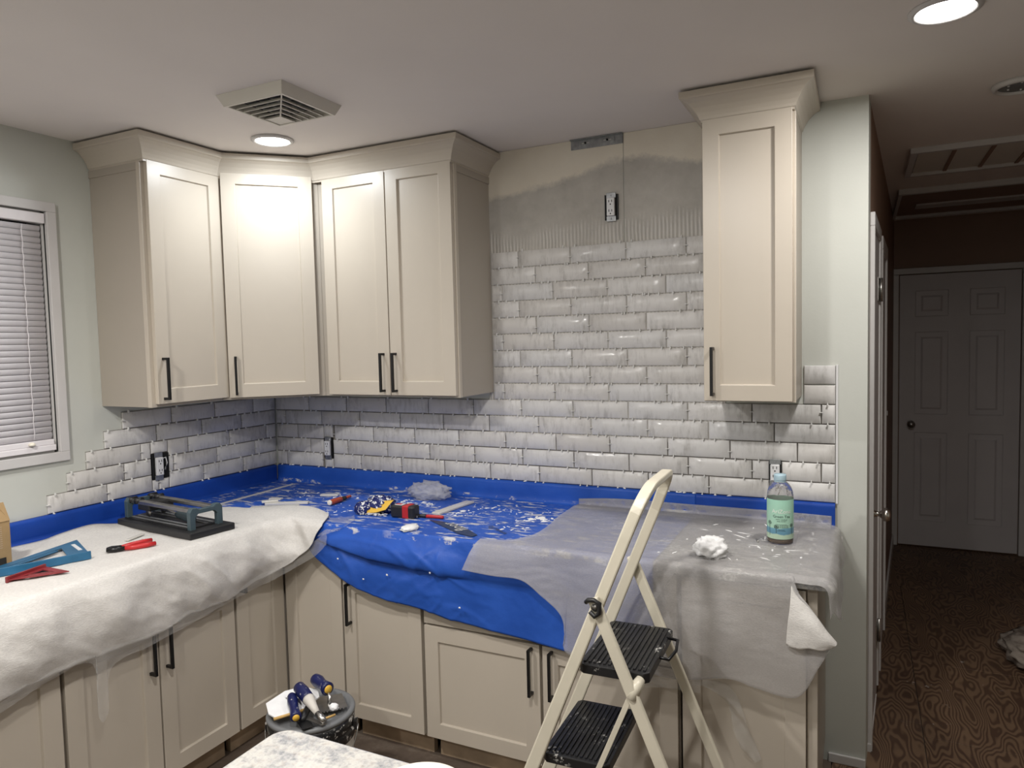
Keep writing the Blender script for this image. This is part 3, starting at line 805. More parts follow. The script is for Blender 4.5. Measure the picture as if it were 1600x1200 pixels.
# exhaust grille
vx, vy, vh = 1.035, -.965, .142
t = thing('exhaust_vent', 'square ivory ceiling exhaust vent with angled louvres', 'vent', (vx, vy, ZC-.04))
zl = ZC-.034; vi = vh-.016
sk = MB()
for i in range(4):
    a = [(-1, -1), (1, -1), (1, 1), (-1, 1)]
    p, q = a[i], a[(i+1) % 4]
    P = lambda c, h, z: (vx+c[0]*h, vy+c[1]*h, z)
    sk.add([P(p, vh, ZC), P(q, vh, ZC), P(q, vi, zl), P(p, vi, zl)], [(0, 1, 2, 3)])
    sk.add([P(p, vi, zl), P(q, vi, zl), P(q, vi-.009, zl), P(p, vi-.009, zl)], [(0, 1, 2, 3)])
    sk.add([P(p, vi-.009, zl), P(q, vi-.009, zl), P(q, vi-.009, ZC-.003), P(p, vi-.009, ZC-.003)], [(0, 1, 2, 3)])
sk.build('shroud', 'vent_white', t, solid=.002)
MB().box(vx-vi+.008, vx+vi-.008, vy-vi+.008, vy+vi-.008, ZC-.004, ZC-.001).build('fan_opening', 'dark_void', t)
vb = vi-.009
ax, ay = vx+vb, vy-vb                      # corner nearest the camera; louvres are nested L shapes around it
fxx, fyy = vx-vb, vy+vb
for k in range(1, 6):
    d = .032*k; th = .0042
    lv = MB(); e = .003; zh = zl+.007
    lv.hexa([(fxx, ay+d, zl), (ax-d, ay+d, zl), (ax-d-th, ay+d+th, zl), (fxx, ay+d+th, zl), (fxx, ay+d+e, zh), (ax-d-e, ay+d+e, zh), (ax-d-th-e, ay+d+th+e, zh), (fxx, ay+d+th+e, zh)])
    lv.hexa([(ax-d-th, ay+d+th, zl), (ax-d, ay+d, zl), (ax-d, fyy, zl), (ax-d-th, fyy, zl), (ax-d-th-e, ay+d+th+e, zh), (ax-d-e, ay+d+e, zh), (ax-d-e, fyy, zh), (ax-d-th-e, fyy, zh)])
    lv.build('louvre', 'vent_white', t)
d = .032*5.1
MB().box(fxx, ax-d, ay+d, fyy, zl+.002, zl+.006).build('corner_plate', 'vent_white', t)
for dd in (.055, .105, .155):
    MB().box(fxx+dd, fxx+dd+.003, ay+.004, fyy-dd*.55, zl+.010, ZC-.006).build('cross_rib', 'lid_grey', t)
    MB().box(fxx+dd*.55, ax-.004, ay+.23-dd, ay+.233-dd, zl+.010, ZC-.006).build('cross_rib', 'lid_grey', t)
MB().beam((ax, ay, zl+.003), (ax-d, ay+d, zl+.003), .004, .006, (1, 1, 0)).build('corner_rib', 'vent_white', t)
# return-air grille and attic hatch in the hall ceiling
t = thing('return_air_grille', 'white framed filter grille with panels in the hall ceiling', 'grille', (3.4, 1.2, ZC-.03))
gx0, gx1, gy0, gy1 = 2.99, 3.80, .905, 1.47
g = MB(); fwd = .028
for q in ((gx0, gx1, gy0, gy0+fwd), (gx0, gx1, gy1-fwd, gy1), (gx0, gx0+fwd, gy0+fwd, gy1-fwd), (gx1-fwd, gx1, gy0+fwd, gy1-fwd)): MB().box(*q, ZC-.026, ZC).build('frame_bar', 'white_trim', t, bevel=.002)
n = 5; wv = (gx1-gx0-2*fwd)/n
for k in range(n):
    a = gx0+fwd+k*wv
    MB().box(a+.008, a+wv-.008, gy0+fwd, gy1-fwd, ZC-.010, ZC-.006).build('filter_panel', 'vent_white', t)
    if k: MB().box(a-.008, a+.008, gy0+fwd, gy1-fwd, ZC-.016, ZC-.004).build('mullion', 'hall_paint', t)
t = thing('attic_hatch', 'flat attic hatch with a raised frame at the far end of the hall ceiling', 'hatch', (3.4, 2.5, ZC-.03))
gx0, gx1, gy0, gy1 = 2.985, 3.86, 1.93, 2.95
for q in ((gx0, gx1, gy0, gy0+.035), (gx0, gx1, gy1-.035, gy1), (gx0, gx0+.02, gy0+.035, gy1-.035), (gx1-.02, gx1, gy0+.035, gy1-.035)): MB().box(*q, ZC-.032, ZC).build('frame_bar', 'white_trim', t, bevel=.002)
MB().box(gx0+.02, gx1-.02, gy0+.035, gy1-.035, ZC-.012, ZC-.002).build('hatch_panel', 'hall_paint', t)
MB().box(gx0+.12, gx1-.05, 2.45, 2.60, ZC-.022, ZC-.012).build('batten', 'white_trim', t)

# ================================================================== hall doors
d2 = bpy.data.objects.new('door_2', None); COL.objects.link(d2); d2.location = (3.42, 3.2, 0); OFF[d2] = V(d2.location)
struct(d2, 'white six-panel door closing the far end of the hall')
dx0, dx1, dz1, dyf = 3.047, 3.79, 2.017, 3.188
for (a, b, zz0, zz1) in ((dx0-.05, dx0-.006, 0, dz1+.006), (dx1+.006, dx1+.05, 0, dz1+.006), (dx0-.05, dx1+.05, dz1+.006, dz1+.05)): MB().box(a, b, dyf-.008, 3.214, zz0, zz1).build('casing', 'white_trim', d2, bevel=.004)
slab = MB().box(dx0, dx1, dyf, 3.213, .012, dz1).build('slab', 'door_white', d2, bevel=.002)
for (z0, z1) in ((1.71, 1.90), (.995, 1.60), (.20, .86)):
    for (a, b) in ((.10, .31), (.44, .65)):
        P = MB(); x0, x1 = dx0+a, dx0+b
        # moulded frame sunk ring + raised field
        s1 = .018; s2 = .038
        rg = [(x0, x1, z0, z1, 0), (x0+.008, x1-.008, z0+.008, z1-.008, .007), (x0+s2, x1-s2, z0+s2, z1-s2, .004), (x0+s2+.012, x1-s2-.012, z0+s2+.012, z1-s2-.012, -.003)]
        vs = []
        for (p, q, s, e, dd) in rg: vs += [(p, dyf-.0005-.004+dd, s), (q, dyf-.0045+dd, s), (q, dyf-.0045+dd, e), (p, dyf-.0045+dd, e)]
        fs = []
        for i in range(3):
            for k in range(4): fs.append((i*4+k, i*4+(k+1) % 4, i*4+4+(k+1) % 4, i*4+4+k))
        fs.append((12, 13, 14, 15))
        P.add(vs, fs); P.build('raised_panel', 'door_white', slab)
def knob(parent, c, out, m='nickel'):
    out = V(out).normalized(); prof = [(0, 0), (.026, 0), (.026, .004), (.012, .008), (.009, .022), (.014, .030), (.025, .040), (.027, .050), (.022, .060), (0, .064)]
    q = MB().lathe(prof, 24); Rm = out.to_track_quat('Z', 'Y').to_matrix(); q.v = [V(c)+Rm @ p for p in q.v]
    return q.build('knob', m, parent)
knob(d2, (3.125, dyf, .92), (0, -1, 0), 'steel')
d1 = bpy.data.objects.new('door_1', None); COL.objects.link(d1); d1.location = (2.84, .35, 0); OFF[d1] = V(d1.location)
struct(d1, 'white door in the left hall wall seen edge on')
for q in (hwall(.125, .155, .0, 1.99, 0, .016), hwall(.62, .675, .04, 1.99, 0, .016), hwall(.125, .675, 1.99, 2.04, 0, .016)): q.build('casing', 'white_trim', d1, bevel=.002)
hwall(.155, .62, .02, 1.99, 0, .009).build('slab', 'door_white', d1)
for z in (1.78, .30):
    hh = MB(); hh.tube([(hx(.60)+.018, .60, z-.05), (hx(.60)+.018, .60, z+.05)], .007, 10)
    h2 = hwall(.50, .60, z-.048, z+.048, .009, .012); hh.add(h2.v, h2.f); hh.build('hinge', 'steel', d1)
knob(d1, (hx(.20)+.008, .20, .905), (1, -.06, 0))
d3 = bpy.data.objects.new('door_3', None); COL.objects.link(d3); d3.location = (2.89, 1.15, 0); OFF[d3] = V(d3.location)
struct(d3, 'second doorway further along the left hall wall')
for q in (hwall(.87, .93, 0, 1.98, 0, .016), hwall(1.40, 1.46, 0, 1.98, 0, .016), hwall(.87, 1.46, 1.98, 2.04, 0, .016)): q.build('casing', 'white_trim', d3, bevel=.002)
hwall(.93, 1.40, .012, 1.98, 0, .006).build('slab', 'door_white', d3)
t = thing('light_switch', 'white light switch plate on the dark left hall wall', 'switch', (hx(1.62), 1.62, 1.15))
hwall(1.585, 1.655, 1.09, 1.21, 0, .006).build('plate', 'white_plastic', t, bevel=.002); hwall(1.615, 1.625, 1.14, 1.165, .006, .014).build('toggle', 'white_plastic', t)

# ================================================================== protective sheets
TOPZ = CT
# ---- blue painter's film on the left upstand and worktop
cols = []
for y in (-2.28, -1.9, -1.5, -1.1, -.7, -.35, -.03):
    cols.append([(.002, y, T-.0005), (.012, y, T-.0012), (.0225, y, T-.004), (.0235, y, .95), (.0235, y, .915), (.028, y, TOPZ+.004), (.08, y, TOPZ+.0028), (.2, y, TOPZ+.0026), (.34, y, TOPZ+.0025)])
rows = wrinkle(drape(cols, 140, 40), lambda p, u, v: .0016*N3(p, 22)*(1 if .25 < v < .5 else .25) if v > .1 else 0)
tag(MB().grid(rows).build('blue_masking_film', 'blue_tape', solid=.0006), 'blue masking film stuck over the upstand along the left wall', 'masking film')
# ---- blue film on the back run with the drape over the front
hemx = [(.022, None), (.3, None), (.60, None), (.66, None), (.74, .886), (.80, .84), (.826, .768), (.993, .688), (1.174, .637), (1.346, .622), (1.455, .600), (1.612, .583), (1.761, .573), (1.905, .557), (2.05, .545), (2.21, .545)]
cols = []
for x, hz in hemx:
    z = TOPZ+.0032
    c = [(x, -.002, T-.0005), (x, -.012, T-.0012), (x, -.0225, T-.004), (x, -.0245, .95), (x, -.0245, .915), (x, -.03, z+.001)]
    if True:
        c += [(x, -.12, z), (x, -.30, z), (x, -.48, z), (x, -.62, z)]
        if hz is None: c += [(x, -.64, z), (x, -.645, z), (x, -.65, z), (x, -.652, z), (x, -.654, z), (x, -.656, z), (x, -.657, z), (x, -.658, z)]
        else:
            L = z-hz; pouch = min(1, max(0, (x-.80)/.22))*min(1, max(.12, (1.66-x)/.3))
            c += [(x, -.652, z+.0005), (x, -.6645, z-.004), (x, -.667-.014*pouch, z-L*.15), (x, -.668-.030*pouch, z-L*.28), (x, -.668-.032*pouch, z-L*.40), (x, -.667-.004*pouch, z-L*.47), (x, -.667-.012*pouch, z-L*.70), (x, -.668-.006*pouch, hz)]
    cols.append(c)
def blue_w(p, u, v):
    if p.z > .90: return .0012*N3(p, 25) if (p.z < T-.01) else 0
    if p.y > -.645: return max(-.0004, .0012*N3(p, 14))
    k = min(1, (TOPZ-p.z)/.06) if p.z < TOPZ else 0
    k *= min(1, max(0, (p.x-.80)/.18))*min(1, max(.25, (1.74-p.x)/.3))
    a_, b_ = p.x*.94-p.z*.34, p.x*.34+p.z*.94          # folds run obliquely down to the right
    f1 = noise.noise(V((a_*3.0, b_*9.0, .3))); f2 = noise.noise(V((a_*7.0+5, b_*5.0, 1.7)))
    c1 = max(0, 1-abs(noise.noise(V((a_*3.4+9, b_*10, 4.1))))*7); c2 = max(0, 1-abs(noise.noise(V((p.x*8-p.z*9, p.z*5+p.x*4, 7.7))))*9)
    return k*(.006+.013*f1+.006*f2+.005*c1+.0035*c2+.0012*noise.noise(p*40))
rows = wrinkle(drape(cols, 300, 46, [(2, 5), (5, 12), (10, 30)]), blue_w)
bs = tag(MB().grid(rows).build('blue_floor_film', 'blue_film', solid=.0008, at=(1.2, -.3, TOPZ)), 'crumpled blue floor film covering the back worktop and hanging over its front', 'film sheet')
st = [[V((x, -.002, T-.0005)), V((x, -.0225, T-.004)), V((x, -.0245, .95)), V((x, -.0245, .915)), V((x, -.03, TOPZ+.004)), V((x, -.06, TOPZ+.003))] for x in (2.21, 2.35, 2.5, 2.65, 2.712)]
MB().grid(wrinkle(drape(st, 60, 24), lambda p, u, v: .0008*N3(p, 25))).build('upstand_film', 'blue_tape', bs, solid=.0006)
# printed band on the blue film
z = TOPZ+.0062
pb = MB(); up_ = [(1.255, -.470), (1.33, -.478), (1.41, -.505), (1.48, -.548), (1.545, -.600)]; dn = [(1.255, -.472), (1.32, -.515), (1.40, -.565), (1.46, -.605), (1.535, -.628)]
pb.add([(x, y, z) for x, y in up_]+[(x, y, z) for x, y in dn], [(i+5, i+6, i+1, i) for i in range(4)])
pbo = pb.build('printed_band', 'black_print', bs); pbo.data.materials[0] = mat('print_navy', (.012, .03, .09), .4)
def flat_text(txt, size, x, y, ang, zz, m, parent, name='lettering'):
    vs, fs = text_mb(txt, size); c, s = math.cos(ang), math.sin(ang)
    return MB().add([(x+c*p.x-s*p.y, y+s*p.x+c*p.y, zz) for p in vs], fs).build(name, m, parent)
flat_text('floor', .070, 1.418, -.508, PI-.55, z+.0006, 'tile_white', bs)
flat_text('www.flo', .040, 1.585, -.500, PI-.62, z, 'print_navy', bs)
# mortar crumbs and dabs on the film
random.seed(5)
def blob(mb, c, rx, ry, h, nrm=None):
    n = 9; c = V(c); a0 = random.uniform(0, PI)
    nrm = V((0, 0, 1)) if nrm is None else V(nrm).normalized()
    ux = nrm.orthogonal().normalized(); ux = Matrix.Rotation(a0, 3, nrm) @ ux; uy = nrm.cross(ux)
    ring = []
    for k in range(n):
        a = 2*PI*k/n; rr = random.uniform(.65, 1.15); ring.append(c+ux*rx*rr*math.cos(a)+uy*ry*rr*math.sin(a))
    ring2 = [c.lerp(p, .55)+nrm*h*random.uniform(.6, 1.1) for p in ring]
    vs = ring+ring2+[c+nrm*h]
    mb.add(vs, [(k, (k+1) % n, n+(k+1) % n, n+k) for k in range(n)]+[(n+k, n+(k+1) % n, 2*n) for k in range(n)], True)
mb = MB(); zs = TOPZ+.0034
def scatter(cx, cy, sx, sy, cnt, r, ang=0):
    for _ in range(int(cnt*.6)):
        a, b = random.gauss(0, sx), random.gauss(0, sy)
        x = cx+a*math.cos(ang)-b*math.sin(ang); y = cy+a*math.sin(ang)+b*math.cos(ang)
        if -.62 < y < -.04 and .03 < x < 1.75:
            rr = abs(random.gauss(r, r*.6))+.001; blob(mb, (x, y, zs), rr*random.uniform(1, 2.6), rr*.8, rr*.28)
scatter(1.66, -.30, .04, .025, 60, .0045, .3); scatter(1.50, -.22, .10, .02, 70, .0028, -.15); scatter(1.32, -.33, .06, .03, 60, .003, .6)
scatter(1.62, -.46, .04, .03, 30, .003, -.3); scatter(.90, -.28, .10, .04, 70, .0035, .2); scatter(.70, -.20, .14, .05, 60, .003, .1)
scatter(.78, -.42, .05, .06, 50, .0025, .4); scatter(.42, -.25, .09, .05, 45, .003, 0); scatter(1.05, -.22, .05, .03, 40, .0035); scatter(1.3, -.2, .3, .08, 60, .002)
for k in range(26):     # dabs squeezed out along the top of the upstand
    x = random.uniform(.05, 2.65); blob(mb, (x, -.010, T), random.uniform(.004, .012), .004, .004)
mb.build('mortar_crumbs', 'paper_white', bs)['kind'] = 'stuff'
mb = MB()
for (x, z_) in ((1.30, .835), (1.43, .80), (1.40, .772), (.98, .775), (1.10, .71), (1.52, .66), (1.21, .74)): blob(mb, (x, -.700, z_), .005, .004, .004, (0, -1, .1))
mb.build('mortar_dabs', 'paper_white', bs)['kind'] = 'stuff'
# ---- white foam sheet over the left run
def col(back, mid, edge, hem, bul=.0, n=None):
    """back (x,y,z) -> optional points on top -> front edge -> hem"""
    b, e, h = V(back), V(edge), V(hem)
    pts = [b]+[V(m) for m in mid]+[e]
    dz = e.z-h.z
    pts.append(V((e.x+(h.x-e.x)*.35+.010, e.y+(h.y-e.y)*.15, e.z-min(.012, dz*.2))))
    pts.append(V((e.x+(h.x-e.x)*.7+.012+bul, e.y+(h.y-e.y)*.4, e.z-dz*.35)))
    pts.append(V((e.x+(h.x-e.x)*.9+.010+bul*1.2, e.y+(h.y-e.y)*.7, e.z-dz*.68)))
    pts.append(h); return pts
zf = TOPZ+.0075
def cl(y, xb, hz, bul=0, hy=None, lift=0):
    hy = y if hy is None else hy
    return col((xb, y, zf+lift), [(xb+(.66-xb)*.33, y+(hy-y)*.2, zf), (xb+(.66-xb)*.66, y+(hy-y)*.4, zf)], (.654, y+(hy-y)*.6, zf+.001), (.688, hy, hz), bul)
cols = [cl(-2.28, .03, .62), cl(-2.05, .03, .63, .012), cl(-1.85, .04, .64), cl(-1.70, .045, .662, .018), cl(-1.56, .05, .664, .004), cl(-1.42, .05, .658, .016), cl(-1.28, .062, .652), cl(-1.18, .075, .667, .012, lift=.014),
        cl(-1.08, .085, .671, .02, lift=.018), cl(-.985, .13, .672, .012, lift=.004), cl(-.84, .17, .683, .022, hy=-.92), cl(-.70, .19, .694, .018, hy=-.84),
        col((.28, -.615, zf), [(.42, -.655, zf+.006), (.56, -.70, zf+.012)], (.664, -.745, zf+.006), (.712, -.775, .712), .014),
        col((.44, -.582, zf), [(.53, -.60, zf+.018), (.62, -.635, zf+.022)], (.690, -.680, zf+.010), (.775, -.714, .752), .010),
        [V(p) for p in ((.592, -.512, zf), (.66, -.545, zf+.022), (.74, -.605, zf+.020), (.79, -.668, zf+.006), (.808, -.690, zf-.010), (.824, -.697, .862), (.838, -.699, .836), (.850, -.699, .808))],
        [V(p) for p in ((.700, -.512, zf), (.75, -.545, zf+.016), (.81, -.60, zf+.013), (.850, -.660, zf+.004), (.862, -.681, zf-.006), (.868, -.690, .884), (.872, -.694, .873), (.876, -.695, .862))],
        [V(p) for p in ((.795, -.540, zf), (.83, -.570, zf+.006), (.86, -.61, zf+.006), (.882, -.652, zf+.003), (.886, -.664, zf), (.889, -.672, zf-.002), (.891, -.678, .8945), (.893, -.682, .891))]]
def foam_w(p, u, v):
    hang = p.z < TOPZ-.004
    q = V((p.x, p.y*1.2+p.z*.8, p.z))
    if not hang: return max(-.002, .0022*noise.noise(V((p.x*16, p.y*5, 0)))+.0016*noise.noise(V((p.x*5, p.y*22, 2))))+.0012
    k = min(1, (TOPZ-p.z)/.05)
    return k*(.011*noise.noise(q*5.5)+.006*(1-2*abs(noise.noise(q*9+V((4, 2, 1)))))+.002*noise.noise(q*30))+.002
rows = wrinkle(drape(cols, 240, 44, [(3, 30)]), foam_w)
fs_ = tag(MB().grid(rows).build('white_foam_sheet', 'foam_white', solid=.0022, at=(.4, -1.4, TOPZ)), 'white foam underlay sheet draped over the left worktop and its base cabinets', 'foam sheet')
# torn clear film fringe along the hem of the foam sheet
fr = []
for k, (x, y, z_, dl) in enumerate([(.690, -1.95, .64, .06), (.692, -1.78, .665, .05), (.695, -1.70, .665, .03), (.695, -1.62, .665, .012), (.693, -1.50, .665, .02), (.694, -1.49, .662, .19), (.694, -1.46, .66, .19), (.694, -1.44, .658, .05), (.694, -1.3, .654, .03), (.694, -1.15, .668, .03), (.697, -1.0, .675, .018), (.70, -.9, .688, .02), (.722, -.775, .715, .03), (.78, -.715, .757, .035), (.865, -.70, .812, .04), (.925, -.70, .855, .03)]):
    fr.append([V((x, y, z_+.02)), V((x+.004, y, z_)), V((x+.002, y, z_-dl*.5)), V((x, y, z_-dl))])
rows = wrinkle(drape(fr, 160, 10), lambda p, u, v: .004*noise.noise(p*40))
MB().grid(rows).build('clear_fringe', 'clear_film', fs_)
fr = [[V((.86, -.60, zf)), V((.885, -.645, .893)), V((.875, -.692, .85))], [V((.90, -.57, zf)), V((.935, -.63, .8995)), V((.925, -.70, .865))], [V((.925, -.545, zf)), V((.965, -.61, .901)), V((.965, -.695, .88))], [V((.92, -.52, zf)), V((.975, -.585, .901)), V((1.0, -.66, .9))]]
rows = wrinkle(drape(fr, 30, 20), lambda p, u, v: .003*noise.noise(p*60))
MB().grid(rows).build('clear_film_tip', 'clear_film', fs_)
# ---- translucent grey foam sheet over the right end
zg = TOPZ+.0085; F = -.668
def cg(xb, pts, xe, hem, bul=0): return col2((xb, -.028, zg+.001), pts, (xe, -.652, zg), hem, bul)
def col2(back, mid, edge, hem, bul):
    b, e, h = V(back), V(edge), V(hem); pts = [b]+[V(m) for m in mid]+[e]; dz = e.z-h.z
    pts.append(V((e.x+(h.x-e.x)*.1, e.y-.030, e.z-min(.010, dz*.2))))
    pts.append(V((e.x+(h.x-e.x)*.4, e.y-.046-bul, e.z-dz*.38)))
    pts.append(V((e.x+(h.x-e.x)*.7, e.y-.054-bul*1.1, e.z-dz*.7)))
    pts.append(h); return pts
HY = -.712
cols = [cg(1.715, [(1.722, -.25, zg), (1.745, -.50, zg), (1.70, -.62, zg)], 1.585, (1.542, HY, .803)),
        cg(1.76, [(1.765, -.25, zg), (1.78, -.50, zg), (1.75, -.62, zg)], 1.69, (1.665, HY, .797)),
        cg(1.81, [(1.815, -.25, zg), (1.82, -.50, zg), (1.80, -.62, zg)], 1.775, (1.770, HY, .795)),
        cg(1.86, [(1.865, -.25, zg), (1.865, -.50, zg), (1.85, -.62, zg)], 1.84, (1.842, HY, .752)),
        cg(1.90, [(1.90, -.25, zg), (1.90, -.50, zg), (1.89, -.62, zg)], 1.880, (1.910, HY, .698)),
        cg(1.945, [(1.945, -.25, zg), (1.945, -.50, zg), (1.935, -.62, zg)], 1.925, (1.924, HY, .632)),
        cg(1.995, [(1.995, -.25, zg), (1.995, -.50, zg), (1.985, -.62, zg)], 1.975, (1.934, HY, .569)),
        cg(2.07, [(2.07, -.25, zg), (2.07, -.50, zg), (2.07, -.62, zg)], 2.065, (2.093, HY, .570), .01),
        cg(2.26, [(2.26, -.25, zg), (2.26, -.50, zg), (2.26, -.62, zg)], 2.26, (2.277, HY, .553), .004),
        cg(2.43, [(2.43, -.25, zg), (2.43, -.50, zg), (2.43, -.62, zg)], 2.43, (2.440, HY, .584), .012),
        cg(2.52, [(2.52, -.25, zg), (2.52, -.50, zg), (2.52, -.62, zg)], 2.52, (2.521, HY, .571), .006),
        cg(2.60, [(2.60, -.25, zg), (2.60, -.50, zg), (2.60, -.62, zg)], 2.595, (2.634, HY, .565), .004),
        cg(2.618, [(2.618, -.25, zg), (2.618, -.50, zg), (2.618, -.62, zg)], 2.615, (2.694, HY-.004, .668), .004)]
last = [V((2.632, -.028, zg)), V((2.632, -.25, zg)), V((2.632, -.5, zg)), V((2.632, -.62, zg)), V((2.622, -.652, zg)), V((2.623, -.683, .880)), V((2.665, -.700, .832)), V((2.706, -.710, .780)), V((2.733, -.712, .744))]
cols.append(last)
def grey_w(p, u, v):
    if p.z > TOPZ-.004:
        return max(-.002, .0016*noise.noise(V((p.x*9, p.y*14, 3)))+.0018*(1-2*abs(noise.noise(V((p.x*5, p.y*7, 8))))))+.0015 if p.y < -.06 else 0
    k = min(1, (TOPZ-p.z)/.05)
    return k*(.008*noise.noise(V((p.x*4, 0, p.z*7)))+.0012*noise.noise(V((p.x*20, 1, p.z*60))))+.001
rows = wrinkle(drape(cols, 220, 40, [(4, 34)]), grey_w)
gs = tag(MB().grid(rows).build('grey_foam_sheet', 'foam_grey', solid=.0012, at=(2.2, -.4, TOPZ)), 'translucent grey foam sheet over the right end of the worktop with folded corner', 'foam sheet')
# folded-over corner flap
fl_ = [[V((2.618, -.688, .880)), V((2.616, -.712, .83)), V((2.610, -.720, .77)), V((2.606, -.722, .718))],
       [V((2.640, -.690, .856)), V((2.645, -.720, .81)), V((2.640, -.728, .76)), V((2.634, -.728, .712))],
       [V((2.675, -.700, .818)), V((2.682, -.728, .785)), V((2.676, -.736, .75)), V((2.668, -.734, .722))],
       [V((2.710, -.712, .775)), V((2.714, -.730, .758)), V((2.706, -.738, .742)), V((2.700, -.736, .722))],
       [V((2.738, -.716, .744)), V((2.738, -.722, .741)), V((2.736, -.726, .738)), V((2.733, -.726, .734))]]
rows = wrinkle(drape(fl_, 40, 24), lambda p, u, v: .002*noise.noise(p*25)+(.004*noise.noise(V((p.x*70, 0, 0))) if v > .9 else 0))
MB().grid(rows).build('folded_flap', 'foam_white', gs, solid=.0018)
# end part folded down the right side of the worktop
en = []
for k, (y, hz, dx) in enumerate([(-.030, .88, 0), (-.10, .862, .004), (-.22, .845, .01), (-.36, .83, .006), (-.5, .822, .012), (-.60, .80, .006), (-.655, .785, .008)]):
    en.append([V((2.60, y, zg+.001)), V((2.66, y, zg+.001)), V((2.70, y, zg+.001)), V((2.724, y, zg-.008)), V((2.730+dx*.5, y, zg-.03)), V((2.734+dx, y, hz))])
en.append([V((2.60, -.664, zg)), V((2.66, -.668, zg)), V((2.695, -.672, zg-.002)), V((2.716, -.678, zg-.012)), V((2.728, -.682, zg-.03)), V((2.726, -.684, .815))])
en.append([V((2.60, -.684, zg-.013)), V((2.66, -.685, zg-.015)), V((2.69, -.688, zg-.014)), V((2.708, -.690, zg-.022)), V((2.716, -.692, zg-.045)), V((2.718, -.693, .80))])
rows = wrinkle(drape(en, 90, 36), lambda p, u, v: .003*noise.noise(p*18)+.0025*(1-2*abs(noise.noise(p*9)))+.002)
MB().grid(rows).build('end_fold', 'foam_grey', gs, solid=.0014)
# strip of the sheet pushed up against the upstand
st = [[V((x, -.026, TOPZ+.014+.032*h)), V((x, -.028, TOPZ+.012)), V((x, -.05, zg+.002)), V((x, -.09, zg+.0015))] for x, h in ((1.72, .6), (1.9, 1), (2.2, 1), (2.5, 1), (2.70, .9))]
rows = wrinkle(drape(st, 90, 12), lambda p, u, v: .0022*noise.noise(p*40))
MB().grid(rows).build('back_fold', 'foam_grey', gs, solid=.001)
mb = MB()
random.seed(12)
for _ in range(70):
    x, y = random.uniform(2.2, 2.68), random.uniform(-.60, -.08); 
    if random.random() < .5: x, y = 2.55+random.gauss(0, .09), -.33+random.gauss(0, .07)
    if not (2.0 < x < 2.69 and -.62 < y < -.05) or (abs(x-2.553) < .05 and abs(y+.325) < .05): continue
    a = random.choice((.9, -.7, .4))+random.gauss(0, .2); L = abs(random.gauss(.012, .012))+.003
    blob(mb, (x, y, zg+.002), L*.8, random.uniform(.002, .005), .002)
stuff(mb.build('mortar_streaks', 'paper_white', gs))
# torn clear packing film hanging from the grey sheet
t = thing('clear_tape_strip', 'torn clear tape strip hanging from the grey sheet over the end cabinet door', 'tape', (2.46, -.66, .4))
a = [(2.33, .565), (2.38, .548), (2.425, .535), (2.455, .50), (2.478, .46), (2.492, .42), (2.512, .36), (2.528, .315)]
b = [(2.32, .51), (2.36, .515), (2.40, .505), (2.425, .475), (2.440, .44), (2.448, .405), (2.468, .35), (2.492, .31)]
rr = [[V((p[0]+(q[0]-p[0])*k/5, -.645-.012*math.sin(i*1.7+k), p[1]+(q[1]-p[1])*k/5)) for k in range(6)] for i, (p, q) in enumerate(zip(a, b))]
rows = wrinkle(drape(rr, 60, 12), lambda p, u, v: .004*noise.noise(p*45))
MB().grid(rows).build('film', 'clear_film', t)
rr = [[V((x, -.70+.006*math.sin(x*40), .56-.012*k+.006*math.sin(x*25))) for k in range(5)] for x in (2.10, 2.18, 2.26, 2.33, 2.36)]
MB().grid(drape(rr, 40, 10)).build('film', 'clear_film', t)

# ================================================================== things on the worktop
ZF = zf+.0035
# ---- tile cutter
t = thing('tile_cutter', 'black manual tile cutter with twin rails on the white foam sheet', 'tile cutter', (.383, -.944, ZF), math.radians(-6.4), local=True)
MB().box(-.243, .243, -.094, .094, .0, .026).build('base', 'black_plastic', t, bevel=.004)
p = MB(); p.box(-.225, .185, -.072, .072, .026, .029).build('bed', 'black_plastic', t)
for yy in (-.05, -.025, .025, .05): MB().box(-.21, .17, yy-.004, yy+.004, .029, .0315).build('pad_rib', 'lid_grey', t)
for xx in (-.222, .196):
    q = MB()
    outer = [(-.068, .024), (-.068, .092), (-.058, .106), (-.040, .106), (-.03, .098), (.03, .098), (.040, .106), (.058, .106), (.068, .092), (.068, .024), (.046, .024), (.046, .070), (.034, .082), (-.034, .082), (-.046, .070), (-.046, .024)]
    n = len(outer)
    vs = [(xx-.011, a, b) for a, b in outer]+[(xx+.011, a, b) for a, b in outer]
    q.add(vs, [tuple(range(n)), tuple(range(n, 2*n))[::-1]]+[(i+n, (i+1) % n+n, (i+1) % n, i) for i in range(n)])
    q.build('end_frame', 'teal_saw', t, bevel=.002)
for yy in (-.042, .042):
    q = MB(); q.box(-.235, .200, yy-.011, yy+.011, .084, .100); q.build('rail', 'steel', t, bevel=.003)
    for xx in (-.215, -.17): MB().tube([(xx, yy-.016, .096), (xx, yy+.016, .096)], .012, 14).build('rail_clamp', 'black_plastic', t)
MB().box(-.165, -.085, -.052, .052, .062, .094).build('carriage', 'black_plastic', t, bevel=.004)
for yy in (-.03, .03): MB().tube([(-.125, yy-.004, .052), (-.125, yy+.004, .052)], .016, 18).build('cutting_wheel', 'steel', t)
MB().tube([(-.12, 0, .066), (-.02, .0, .060), (.04, 0, .052)], .005, 10).build('lever', 'steel', t)
MB().tube([(.02, 0, .054), (.035, 0, .053), (.08, 0, .048), (.12, 0, .044), (.128, 0, .043)], [.012, .015, .016, .014, .009], 14).build('grip', 'teal_saw', t)
